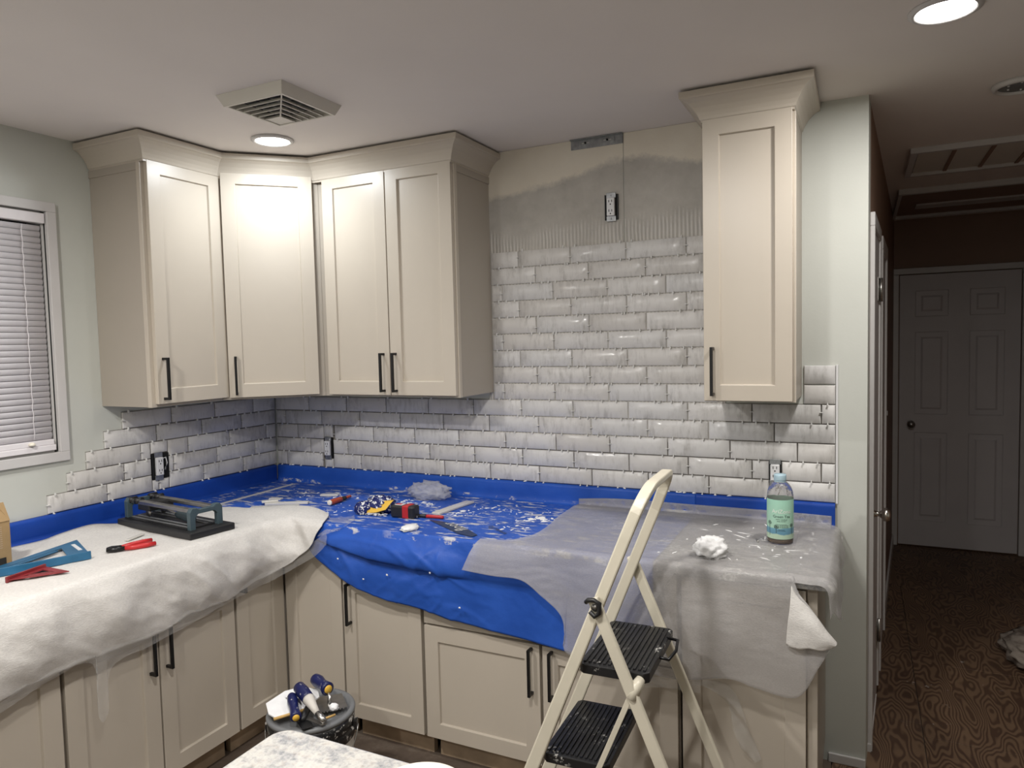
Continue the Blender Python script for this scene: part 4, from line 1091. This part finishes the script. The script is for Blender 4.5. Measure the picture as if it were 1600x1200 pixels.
# ---- rafter squares
def tri_square(name, label, A, B, C, holes, m, th, lip):
    """right-angled layout square: A corner, AB carries the fence, AC the other leg"""
    cen = ((A[0]+B[0]+C[0])/3, (A[1]+B[1]+C[1])/3, ZF)
    t = thing(name, label, 'layout square', cen)
    def shrink(k): return [(cen[0]+(p[0]-cen[0])*k, cen[1]+(p[1]-cen[1])*k) for p in (A, B, C)]
    o_, i_ = [A, B, C], shrink(holes)
    z0, z1 = ZF+lip*.35, ZF+lip*.35+th; vs = []
    for z in (z0, z1): vs += [(x, y, z) for x, y in o_]+[(x, y, z) for x, y in i_]
    fs = []
    for k in range(3):
        l = (k+1) % 3
        fs += [(6+k, 6+l, 9+l, 9+k), (k, 3+k, 3+l, l), (k, l, 6+l, 6+k), (3+k, 9+k, 9+l, 3+l)]
    MB().add(vs, fs).build('triangle', m, t)
    d = (V((*B, 0))-V((*A, 0))).normalized(); nn = V((C[0]-A[0], C[1]-A[1], 0)); nn = (nn-d*nn.dot(d)).normalized()
    MB().beam((A[0], A[1], ZF+lip/2), (B[0], B[1], ZF+lip/2), lip, .008, (0, 0, 1)).build('fence', m, t, bevel=.001)
    i2 = shrink(holes*.72); q = MB(); q.beam((i2[1][0], i2[1][1], (z0+z1)/2), (i2[2][0], i2[2][1], (z0+z1)/2), .012, th, (-d.x, -d.y, 0)); q.build('inner_bar', m, t)
    return t
mat('square_blue', (.018, .115, .23), .4, var=.15, vscale=20); mat('square_red', (.22, .02, .025), .4, var=.2, vscale=30)
t = tri_square('rafter_square', 'large blue metal rafter square lying beside the cardboard box', (.475, -1.345), (.345, -1.70), (.235, -1.240), .52, 'square_blue', .003, .026)
MB().obox((.335, -1.305, ZF+.0125), (.335, .94, 0), (-.94, .335, 0), (0, 0, 1), .006, .050, .0012).build('slot_plate', 'white_plastic', t)
tri_square('speed_square', 'small dark red speed square at the front left of the foam sheet', (.447, -1.478), (.474, -1.610), (.570, -1.478), .50, 'square_red', .003, .018)
# ---- tile nippers
t = thing('pliers', 'tile nippers with red grips and black jaws on the white foam', 'pliers', (.5, -1.2, ZF+.006))
def cv(pts): return [V((x, y, z)) for x, y, z in pts]
zz = ZF+.009
MB().tube(cv([(.477, -1.236, zz), (.486, -1.205, zz+.002), (.492, -1.165, zz+.002), (.494, -1.132, zz)]), [.0075, .009, .009, .0075], 12).build('grip', 'red_plastic', t)
MB().tube(cv([(.500, -1.240, zz), (.520, -1.218, zz), (.536, -1.188, zz), (.546, -1.155, zz)]), [.0075, .009, .009, .0075], 12).build('grip', 'red_plastic', t)
MB().tube(cv([(.452, -1.275, zz), (.462, -1.262, zz), (.477, -1.236, zz)]), [.006, .010, .0075], 10).build('jaw', 'black_metal', t)
MB().tube(cv([(.466, -1.285, zz), (.482, -1.266, zz), (.500, -1.240, zz)]), [.006, .010, .0075], 10).build('jaw', 'black_metal', t)
MB().lathe([(0, 0), (.011, 0), (.011, .017), (0, .018)], 16, (.471, -1.262, ZF+.001)).build('pivot', 'black_metal', t)
tag(MB().beam((.389, -1.155, ZF+.003), (.365, -1.070, ZF+.004), .016, .005, (1, .3, 0)).build('tile_sliver', 'tile_white', bevel=.001), 'thin white tile sliver between the nippers and the tile cutter', 'tile piece')
# ---- cardboard box
t = thing('cardboard_box', 'brown cardboard box at the left edge of the worktop', 'box', (.2, -1.61, ZF))
MB().box(.085, .288, -1.735, -1.489, ZF, ZF+.150).build('body', 'cardboard', t, bevel=.002)
MB().hexa([(.288, -1.735, ZF+.150), (.290, -1.735, ZF+.148), (.290, -1.489, ZF+.148), (.288, -1.489, ZF+.150), (.255, -1.735, ZF+.205), (.258, -1.735, ZF+.205), (.258, -1.489, ZF+.205), (.255, -1.489, ZF+.205)]).build('flap', 'cardboard', t)
MB().hexa([(.085, -1.491, ZF+.150), (.288, -1.491, ZF+.150), (.288, -1.489, ZF+.150), (.085, -1.489, ZF+.150), (.105, -1.515, ZF+.205), (.262, -1.515, ZF+.205), (.262, -1.513, ZF+.205), (.105, -1.513, ZF+.205)]).build('flap', 'cardboard', t)
MB().box(.2882, .2888, -1.735, -1.507, ZF+.006, ZF+.030).build('printed_block', 'black_print', t)
q = MB()
for k in range(11): q.box(.2882, .2886, -1.69, -1.515, ZF+.062+k*.0068, ZF+.0645+k*.0068)
q.build('printed_lines', 'kick_wood', t)
# ---- white strips, offcuts
tag(MB().beam((.205, -.625, TOPZ+.006), (.19, -.10, TOPZ+.006), .014, .005, (1, 0, 0)).build('trim_strip', 'tile_white', bevel=.001), 'long thin white edge strip lying along the left upstand', 'trim strip')
z0 = TOPZ+.0045
def off_cut(name, label, x, y, L, W, H, a, zz=0, grp=None):
    o = MB().obox((x, y, z0+H/2+zz), (math.cos(a), math.sin(a), 0), (-math.sin(a), math.cos(a), 0), (0, 0, 1), L/2, W/2, H/2).build(name, 'tile_white', bevel=.0015)
    return tag(o, label, 'tile piece', grp)
off_cut('tile_offcut', 'longest white tile offcut in front, by the white foam edge', .50, -.535, .205, .032, .010, .55)
off_cut('tile_offcut', 'white tile offcut behind the longest one near the inside corner', .495, -.455, .19, .028, .010, .50)
off_cut('tile_offcut', 'grey-edged tile chip lying on top of the two offcuts', .42, -.482, .07, .03, .008, .8, .0102)
off_cut('tile_offcut', 'short white tile chip left of the stacked offcuts', .375, -.40, .06, .025, .008, .2)
off_cut('tile_offcut', 'flat white tile offcut right of the crumpled clear bag', 1.243, -.262, .245, .042, .008, math.radians(84))
off_cut('tile_offcut', 'pale tile chip in the crumb pile left of the orange screwdriver', .56, -.245, .085, .03, .008, .35)
# ---- screwdriver-like orange marker
def stick(name, label, cat, a, b, segs):
    """segs: (t0,t1,r0,r1,material,part)"""
    a, b = V(a), V(b); t = thing(name, label, cat, tuple(a))
    for (p, q, r_0, r_1, m_, pn) in segs:
        MB().tube([a.lerp(b, p), a.lerp(b, p+(q-p)*.06), a.lerp(b, p+(q-p)*.94), a.lerp(b, q)], [r_0*.85, r_0, r_1, r_1*.85], 14).build(pn, m_, t)
    return t
stick('marker_pen', 'thick orange-red marker pen lying near the inside corner', 'marker', (.700, -.415, z0+.013), (.690, -.255, z0+.010), [(0, .04, .0105, .0125, 'cream_ceramic', 'end_ring'), (.03, .55, .0125, .012, 'orange_red', 'barrel'), (.55, .75, .010, .009, 'black_print', 'grip'), (.75, 1, .007, .006, 'orange_red', 'cap')])
stick('marker_pen', 'slim red and black marker pen right of the tape measure', 'marker', (1.180, -.452, z0+.008), (1.300, -.437, z0+.007), [(0, .38, .0062, .0075, 'black_plastic', 'cap'), (.38, 1, .0072, .0068, 'red_plastic', 'barrel')])
# ---- tape measure
t = thing('tape_measure', 'black and red tape measure in front of the printed plastic bag', 'tape measure', (1.135, -.462, z0), math.radians(2), local=True)
MB().prism([(-.052, -.026), (.050, -.026), (.056, -.018), (.056, .020), (.045, .026), (-.045, .026), (-.056, .018), (-.056, -.020)], 0, .050).build('case', 'black_plastic', t, bevel=.007)
MB().box(.000, .030, -.0272, .0272, -.0002, .0515).build('red_band', 'red_plastic', t, bevel=.004)
MB().box(-.04, -.004, -.015, .015, .0500, .0515).build('sticker', 'white_plastic', t)
MB().box(-.040, -.015, -.008, .010, .0512, .0520).build('sticker_print', 'red_plastic', t)
MB().box(.054, .064, -.010, .010, .004, .012).build('blade_hook', 'steel', t)
# ---- crumpled things
def crumple(c, rx, ry, rz, seed, sub=4, amp=.35, sc=2.2):
    bm = bmesh.new(); bmesh.ops.create_icosphere(bm, subdivisions=sub, radius=1)
    mb = MB(); vs = []
    for v in bm.verts:
        p = v.co; q = p*sc+V((seed, seed*2, -seed))
        k = 1+amp*(1-2.4*abs(noise.noise(q)))*.6+amp*.5*noise.noise(q*2.3)+amp*.25*(1-2*abs(noise.noise(q*4.1)))
        z = p.z*k
        vs.append(V((c[0]+p.x*k*rx, c[1]+p.y*k*ry, c[2]+max(-.92, z)*rz)))
    mb.add(vs, [tuple(x.index for x in f.verts) for f in bm.faces], True); bm.free(); return mb
tag(crumple((1.040, -.135, z0+.033), .085, .045, .036, 3.1, 4, .5).build('clear_plastic_bag', 'clear_bag'), 'crumpled clear plastic bag against the blue upstand', 'plastic bag')
t = thing('spacer_bag', 'opened navy and yellow printed bag of tile spacers', 'plastic bag', (.98, -.45, z0))
crumple((.985, -.425, z0+.030), .060, .040, .032, 8.3, 4, .45).build('printed_film', 'printed_bag', t)
crumple((.930, -.475, z0+.022), .032, .026, .024, 5.3, 3, .4).build('bag_end', 'printed_bag', t)
MB().grid(drape([[V((.95, -.49, z0+.006)), V((.965, -.472, z0+.030)), V((.98, -.455, z0+.044))], [V((1.0, -.487, z0+.012)), V((1.01, -.465, z0+.036)), V((1.015, -.445, z0+.052))], [V((1.05, -.48, z0+.026)), V((1.06, -.458, z0+.048)), V((1.065, -.44, z0+.060))]], 20, 10)).build('yellow_stripe', 'yellow_plastic', t, solid=.001)
mb = MB(); random.seed(2)
for _ in range(60):
    a = random.uniform(0, 2*PI); rr = random.uniform(.0, .045); x, y = .985+rr*1.7*math.cos(a), -.485+rr*.5*math.sin(a); aa = random.uniform(0, PI)
    mb.obox((x, y, z0+.003+random.uniform(0, .006)), (math.cos(aa), math.sin(aa), 0), (-math.sin(aa), math.cos(aa), 0), (0, 0, 1), .006, .0016, .0016)
stuff(mb.build('loose_spacers', 'white_plastic', t))
tag(crumple((1.262, -.618, z0+.006), .024, .036, .008, 1.7, 3, .5).build('mortar_lump', 'paper_white'), 'flattened lump of white mortar at the front edge of the blue film', 'mortar lump')
tag(crumple((2.368, -.560, zg+.026), .042, .038, .030, 6.4, 4, .5, 1.9).build('crumpled_paper_towel', 'paper_white'), 'crumpled white paper towel on the grey foam sheet', 'paper towel')
# ---- tea bottle
bx, by, bz = 2.553, -.325, zg+.0035
t = thing('tea_bottle', 'plastic green tea bottle with pale blue cap on the grey sheet', 'bottle', (bx, by, bz))
H = .0
prof = [(.036, 0), (.041, .004), (.0415, .02), (.0415, .150), (.0415, .162), (.040, .174), (.0355, .187), (.028, .198), (.020, .205), (.0165, .209), (.0165, .222)]
MB().lathe(prof, 40, (bx, by, bz)).build('bottle_body', 'pet_plastic', t)
MB().lathe([(0, .003), (.036, .003), (.0395, .008), (.0395, .016), (0, .016)], 32, (bx, by, bz)).build('tea_residue', 'tea', t)
lab = MB().lathe([(.0421, .019), (.0424, .020), (.0424, .149), (.0421, .150)], 48, (bx, by, bz)); lab.f = lab.f[:-2]; lab.sm = lab.sm[:-2]
lab = lab.build('label_sleeve', 'bottle_label', t)
cap = MB().lathe([(.0195, .209), (.0200, .211), (.0200, .226), (.0188, .230), (0, .231)], 36, (bx, by, bz)).build('cap', 'cap_blue', t)
MB().lathe([(.0185, .203), (.0190, .204), (.0190, .208), (.0185, .2085)], 36, (bx, by, bz), caps=False).build('cap_ring', 'cap_blue', t)
A0 = math.atan2(CAM.y-by, CAM.x-bx)
def cyl_text(txt, size, zb, m, da=.10):
    vs, fs = text_mb(txt, size); r_ = .0431
    MB().add([(bx+r_*math.cos(A0+da+p.x/r_), by+r_*math.sin(A0+da+p.x/r_), bz+zb+p.y) for p in vs], fs).build('label_text', m, lab)
cyl_text('AriZona', .0185, .106, 'label_white'); cyl_text('Green Tea', .0130, .091, 'label_dark'); cyl_text('WITH GINSENG', .0052, .0835, 'label_dark'); cyl_text('AND HONEY', .0052, .0775, 'label_dark')
q = MB()
for k, (z_, wd) in enumerate(((.068, .018), (.0645, .024), (.061, .024), (.0575, .024), (.050, .010), (.0465, .014))):
    r_ = .0429; seg = 8
    for s in range(seg):
        a = A0+.1+(-wd+2*wd*s/seg)/r_; b = A0+.1+(-wd+2*wd*(s+.7)/seg)/r_
        q.add([(bx+r_*math.cos(a), by+r_*math.sin(a), bz+z_), (bx+r_*math.cos(b), by+r_*math.sin(b), bz+z_), (bx+r_*math.cos(b), by+r_*math.sin(b), bz+z_+.0014), (bx+r_*math.cos(a), by+r_*math.sin(a), bz+z_+.0014)], [(0, 1, 2, 3)])
q.build('label_print', 'label_dark', lab)
def sprig(da, zb, h):
    q = MB(); r_ = .0428
    P = lambda s, z_: (bx+r_*math.cos(A0+da+s/r_), by+r_*math.sin(A0+da+s/r_), bz+z_)
    q.add([P(-.0008, zb), P(.0008, zb), P(.0008, zb+h), P(-.0008, zb+h)], [(0, 1, 2, 3)])
    for k in range(7):
        a = k*2*PI/7; q.add([P(0, zb+h), P(.009*math.cos(a), zb+h+.008*math.sin(a)), P(.007*math.cos(a+.5), zb+h+.006*math.sin(a+.5))], [(0, 1, 2)])
    q.build('label_palm', 'label_dark', lab)
sprig(-.85, .030, .042); sprig(-.30, .040, .020); sprig(.95, .035, .030)
tag(MB().tube([(2.478, -.330, zg+.006), (2.486, -.356, zg+.005)], .003, 8).build('metal_bit', 'steel'), 'small metal driver bit left of the tea bottle', 'bit')

# ================================================================== stepladder
LW = .3366; lx, ly, lyaw = 2.1961, -1.1409, .0331
hp, sf, sr = .9248, .4082, .4178
t = thing('stepladder', 'cream folding stepladder with black treads in front of the worktop', 'stepladder', (lx, ly, 0), lyaw, local=True)
fr_ = lambda z: (z-hp)*sf; rr_ = lambda z: (hp-z)*sr
RW, RT = .042, .018
# front rails with the hand loop: a flat tube swept along one path
def sweep(path, wid, thk, inw):
    mb = MB(); n = len(path); vs = []
    for i, p in enumerate(path):
        wid = .030+.013*max(0, (.95-p[2])/.95)
        p = V(p); d = (V(path[min(i+1, n-1)])-V(path[max(i-1, 0)])).normalized()
        wv = V((1, 0, -fd.x*0)); nw = inw[i]; nw = (nw-d*nw.dot(d)).normalized(); wd_ = d.cross(nw).normalized()
        vs += [p+wd_*wid/2+nw*thk/2, p+wd_*wid/2-nw*thk/2, p-wd_*wid/2-nw*thk/2, p-wd_*wid/2+nw*thk/2]
    fs = []
    for i in range(n-1):
        for k in range(4): fs.append((i*4+k, i*4+(k+1) % 4, i*4+4+(k+1) % 4, i*4+4+k))
    fs += [(3, 2, 1, 0), tuple((n-1)*4+k for k in range(4))]
    mb.add(vs, fs, False); return mb
fd = V((0, 0, 0))
HT = 1.222
path = []; inw = []
for z in (.012, .4, .8, 1.0, 1.10): path.append((fr_(z), .0+.012*max(0, z-.9), z)); inw.append(V((0, 1, 0)))
wl_, wr_ = .004, LW-.014; rad = .07
for k in range(1, 10):
    a = PI/2*k/9; path.append((fr_(HT-rad+rad*math.sin(a)), wl_+.02*k/9+rad*(1-math.cos(a)), HT-rad+rad*math.sin(a))); inw.append(V((0, math.cos(a), -math.sin(a))))
for k in range(0, 10):
    a = PI/2*k/9; path.append((fr_(HT-rad+rad*math.cos(a)), wr_-rad*(1-math.sin(a)), HT-rad+rad*math.cos(a))); inw.append(V((0, -math.sin(a), -math.cos(a))))
for z in (1.10, 1.0, .8, .4, .012): path.append((fr_(z), LW-.012*max(0, z-.9), z)); inw.append(V((0, -1, 0)))
sweep(path, RW, RT, inw).build('front_frame', 'ladder_paint', t, bevel=.004)
for yy in (-.004-RT*.9, LW+.004+RT*.9):
    w0 = yy if yy > 0 else yy
    MB().beam((rr_(hp+.02), w0, hp+.02), (rr_(.012), w0, .012), .030, .016, (1, 0, 0)).build('rear_leg', 'ladder_paint', t, bevel=.004)
    MB().tube([(0, w0-.013, hp), (0, w0+.013, hp)], .010, 14).build('pivot_bolt', 'steel', t)
    MB().beam((rr_(.02), w0, .0), (rr_(.02), w0, .03), .045, .024, (1, 0, 0)).build('foot', 'black_plastic', t, bevel=.003)
MB().tube([(-.022, -.035, hp+.012), (-.015, -.040, hp+.020), (0, -.040, hp+.022), (.014, -.038, hp+.014), (.012, -.036, hp-.012), (.0, -.036, hp-.022), (-.012, -.036, hp-.010)], .006, 8).build('lock_clip', 'black_plastic', t)
for yy in (0, LW): MB().beam((fr_(.02), yy, .0), (fr_(.02), yy, .03), .05, .026, (1, 0, 0)).build('foot', 'black_plastic', t, bevel=.003)
MB().tube([(rr_(.16), -.02, .16), (rr_(.16), LW+.02, .16)], .009, 12).build('rear_crossbar', 'ladder_paint', t)
def step(z, D, ext):
    d0 = fr_(z)+.006; y0, y1 = .014, LW-.014
    s = MB().prism([(d0, y0+.012), (d0+.012, y0), (d0+D-.012, y0), (d0+D, y0+.012), (d0+D, y1-.012), (d0+D-.012, y1), (d0+.012, y1), (d0, y1-.012)], z-.030, z-.003).build('step', 'tread_rubber', t, bevel=.003)
    n = 13; q = MB()
    for k in range(n):
        x = d0+.014+(D-.028)*k/(n-1); q.box(x-.0032, x+.0032, y0+.012, y1-.012, z-.003, z+.0005)
    q.build('tread_ribs', 'tread_rubber', s)
    if ext:
        MB().tube([(d0+D-.006, LW*.42, z-.012), (d0+D+.022, LW*.44, z-.018), (d0+D+.034, LW*.56, z-.008), (d0+D+.028, LW*.72, z-.002), (d0+D-.004, LW*.76, z-.004)], .0045, 10).build('pull_loop', 'black_metal', s)
        q = MB(); q.lathe([(0, 0), (.011, 0), (.009, .003), (0, .004)], 16, (d0+D*.36, LW*.42, z)); q.build('rivet', 'steel', s)
step(.756, .186, True); step(.491, .186, False); step(.232, .19, False)
for yy in (-.012, LW+.012):
    MB().beam((fr_(.491)+.165, yy+.006*(1 if yy < 0 else -1), .475), (fr_(.756)+.165, yy+.006*(1 if yy < 0 else -1), .735), .014, .006, (1, 0, 0)).build('linkage_bar', 'ladder_paint', t, bevel=.001)
    MB().beam((fr_(.232)+.165, yy+.006*(1 if yy < 0 else -1), .215), (fr_(.491)+.165, yy+.006*(1 if yy < 0 else -1), .475), .014, .006, (1, 0, 0)).build('linkage_bar', 'ladder_paint', t, bevel=.001)
MB().tube([(rr_(.70)-.005, -.022, .700), (fr_(.756)+.165, -.012, .728), (fr_(.756)+.172, .012, .738)], [.014, .016, .012], 12).build('step_stop', 'ladder_paint', t)

# ================================================================== bucket and tools
bx, by, bh = 1.126, -1.036, .372; br = .145
t = thing('bucket', 'white plastic bucket with black rim band and grey lid by the corner cabinet', 'bucket', (bx, by, 0))
MB().lathe([(.0, .002), (br*.83, .002), (br*.86, .012), (br*.955, bh-.095), (br*.955, bh-.09), (0, bh-.09)], 48, (bx, by, 0)).build('pail', 'bucket_white', t)
MB().lathe([(br*.957, bh-.092), (br*.985, bh-.092), (br*.985, bh-.06), (br*.965, bh-.055), (br*.99, bh-.05), (br*.99, bh-.012), (br*.95, bh-.012)], 48, (bx, by, 0), caps=False).build('rim_band', 'bucket_black', t)
MB().lathe([(br*1.0, bh-.013), (br*1.01, bh-.004), (br*.985, bh+.002), (br*.90, bh+.002), (br*.87, bh-.008), (br*.80, bh-.010), (0, bh-.010)], 56, (bx, by, 0)).build('lid', 'lid_grey', t)
hp_ = []
ca = V((rt.x, rt.y, 0)).normalized()
for k in range(25):
    a = PI*k/24; hp_.append(V((bx, by, bh-.055))+ca*math.cos(a)*(br+.012)+V((ca.y, -ca.x, 0))*math.sin(a)*.075+V((0, 0, -math.sin(a)*.155)))
MB().tube(hp_, .0022, 8).build('bail_handle', 'steel', t)
for s in (-1, 1):
    MB().obox(V((bx, by, bh-.055))+ca*s*(br+.003), ca, V((0, 0, 1)), V((ca.y, -ca.x, 0)), .007, .016, .013).build('handle_lug', 'bucket_black', t, bevel=.002)
lz = bh+.004
vw = V((CAM.x-bx, CAM.y-by, 0)).normalized(); rtv = V((-vw.y, vw.x, 0))       # towards the viewer's side of the room / to its right
def BP(a, b, h): return V((bx, by, lz+h))+rtv*a+vw*b
# white plastic spreader
pts = [(-.135, .035), (-.145, -.025), (-.085, -.080), (-.025, -.092), (.025, -.055), (.028, -.015), (-.02, .035), (-.110, .065)]
q = MB(); q.add([BP(a, b, .020-.12*b+.004) for a, b in pts]+[BP(a, b, .020-.12*b) for a, b in pts], [tuple(range(8)), tuple(range(8, 16))[::-1]]+[(i+8, (i+1) % 8+8, (i+1) % 8, i) for i in range(8)])
t = thing('plastic_spreader', 'white plastic spreader blade propped on the bucket lid', 'spreader', tuple(BP(-.05, 0, 0)))
q.build('blade', 'paper_white', t); MB().tube([BP(-.118, .066, .014), BP(-.015, .040, .016)], .005, 8).build('edge_rib', 'pencil_wood', t)
def tool_handle(t, a, b, r_, tipm='yellow_plastic'):
    a, b = V(a), V(b)
    MB().tube([a, a.lerp(b, .06), a.lerp(b, .3), a.lerp(b, .55), a.lerp(b, .8), a.lerp(b, .96), b], [r_*.7, r_*.9, r_*1.05, r_*.85, r_*.95, r_*1.1, r_*.9], 16).build('grip', 'navy_handle', t)
    d = (b-a).normalized(); MB().tube([b-d*.002, b+d*.004], [r_*.72, r_*.6], 16).build('end_cap', tipm, t)
# putty knife, handle towards the viewer on the left
t = thing('putty_knife', 'navy putty knife with yellow butt at the front left of the bucket lid', 'putty knife', tuple(BP(-.07, .05, 0)))
tool_handle(t, BP(-.062, -.015, .045), BP(-.048, .105, .026), .017)
MB().hexa([BP(-.10, -.075, .012), BP(-.03, -.075, .012), BP(-.052, -.012, .040), BP(-.072, -.012, .040), BP(-.10, -.075, .0132), BP(-.03, -.075, .0132), BP(-.052, -.012, .0415), BP(-.072, -.012, .0415)]).build('blade', 'steel', t)
# margin trowel with pale collar leaning in the middle
t = thing('margin_trowel', 'navy handled margin trowel with pale collar lying across the spreader', 'trowel', tuple(BP(.0, .03, 0)))
a, b = BP(-.040, -.040, .062), BP(-.008, .040, .052)
MB().tube([a, a.lerp(b, .1), a.lerp(b, .5), a.lerp(b, .9), b], [.012, .020, .022, .020, .019], 16).build('grip', 'navy_handle', t)
c2 = BP(.018, .105, .030); MB().tube([b, b.lerp(c2, .1), b.lerp(c2, .6), c2], [.019, .0195, .013, .009], 16).build('collar', 'bucket_white', t)
e2 = BP(.040, .140, .016); MB().tube([c2, c2.lerp(e2, .5), e2], [.009, .011, .009], 12).build('ferrule', 'steel', t)
MB().hexa([BP(-.045, .060, .006), BP(-.025, .055, .006), BP(.045, .142, .008), BP(.030, .148, .008), BP(-.045, .060, .008), BP(-.025, .055, .008), BP(.045, .142, .010), BP(.030, .148, .010)]).build('blade', 'steel', t)
# notched trowel on the right with upright handle
t = thing('notched_trowel', 'notched steel trowel with navy and yellow handle at the back of the lid', 'trowel', tuple(BP(.06, .0, 0)))
blade = [(.015, .055), (.015, -.055), (.105, -.055), (.118, .045)]
q = MB(); n = len(blade); q.add([BP(a, b, .004) for a, b in blade]+[BP(a, b, .0055) for a, b in blade], [tuple(range(4))[::-1], tuple(range(4, 8)), (0, 1, 5, 4), (1, 2, 6, 5), (2, 3, 7, 6), (3, 0, 4, 7)])
for k in range(9):
    q.obox(BP(.020+.0105*k, .0585-.001*k, .0048), rtv, vw, V((0, 0, 1)), .003, .004, .0007)
q.build('blade', 'steel', t)
tool_handle(t, BP(.015, -.085, .060), BP(.058, .005, .056), .021)
MB().tube([BP(.052, -.02, .050), BP(.062, .02, .035), BP(.058, .03, .010)], .007, 10).build('shank', 'steel', t)
crumple(BP(.074, .052, .014), .014, .012, .010, 4.4, 3, .5).build('mortar_clump', 'paper_white', t)
tag(MB().tube([BP(.03, .112, .008), BP(.075, .092, .008)], .004, 6).build('wood_stick', 'pencil_wood'), 'short yellow wooden stick at the front of the bucket lid', 'stick')
t = thing('putty_knife', 'dark worn putty knife hanging over the front rim of the bucket lid', 'putty knife', tuple(BP(-.03, .11, 0)))
MB().hexa([BP(-.045, .10, .006), BP(-.005, .095, .006), BP(.005, .140, .004), BP(-.030, .150, .004), BP(-.045, .10, .008), BP(-.005, .095, .008), BP(.005, .140, .006), BP(-.030, .150, .006)]).build('blade', 'black_metal', t)
MB().tube([BP(-.03, .10, .012), BP(-.012, .03, .012)], [.010, .012], 12).build('grip', 'black_plastic', t)

# ================================================================== island and bowl
t = thing('kitchen_island', 'white speckled granite island corner in the foreground', 'island', (2.2, -2.25, 0))
ix0, ix1, iy0, iy1 = 1.845, 2.62, -2.75, -1.885
rad = .035; pl = []
for (cx_, cy_, s) in ((ix0+rad, iy1-rad, PI/2), (ix0+rad, iy0+rad, PI), (ix1-rad, iy0+rad, 1.5*PI), (ix1-rad, iy1-rad, 0)):
    for k in range(7):
        a = s+PI/2*k/6; pl.append((cx_+rad*math.cos(a), cy_+rad*math.sin(a)))
MB().prism(pl, .870, .902).build('top', 'granite', t, bevel=.004)
MB().box(ix0+.04, ix1-.04, iy0+.04, iy1-.04, .10, .869).build('body', 'cabinet_side', t)
MB().box(ix0+.09, ix1-.09, iy0+.09, iy1-.09, 0, .10).build('toe_kick', 'kick_wood', t)
for k in range(2): door(t, '-y', (ix0+.045+k*.345, iy0+.039, .115), .34, .74, handle=.30-.26*k, hz=.62)
bx, by = 2.222, -2.000
t = thing('round_tub', 'round cream tub with a smooth lid on the granite island', 'tub', (bx, by, .9025))
MB().lathe([(0, .0), (.060, .0), (.063, .003), (.067, .036), (.067, .038), (0, .038)], 48, (bx, by, .9025)).build('tub_body', 'cream_ceramic', t)
MB().lathe([(.069, .033), (.0705, .035), (.0705, .043), (.068, .047), (.060, .049), (0, .050)], 48, (bx, by, .9025)).build('lid', 'cream_ceramic', t)

# crumpled drop cloth on the hall floor
tag(crumple((3.60, 1.27, .055), .155, .20, .06, 9.1, 4, .4, 1.6).build('dirty_rag', 'rag'), 'crumpled dirty cloth on the plywood hall floor at the right edge', 'cloth')
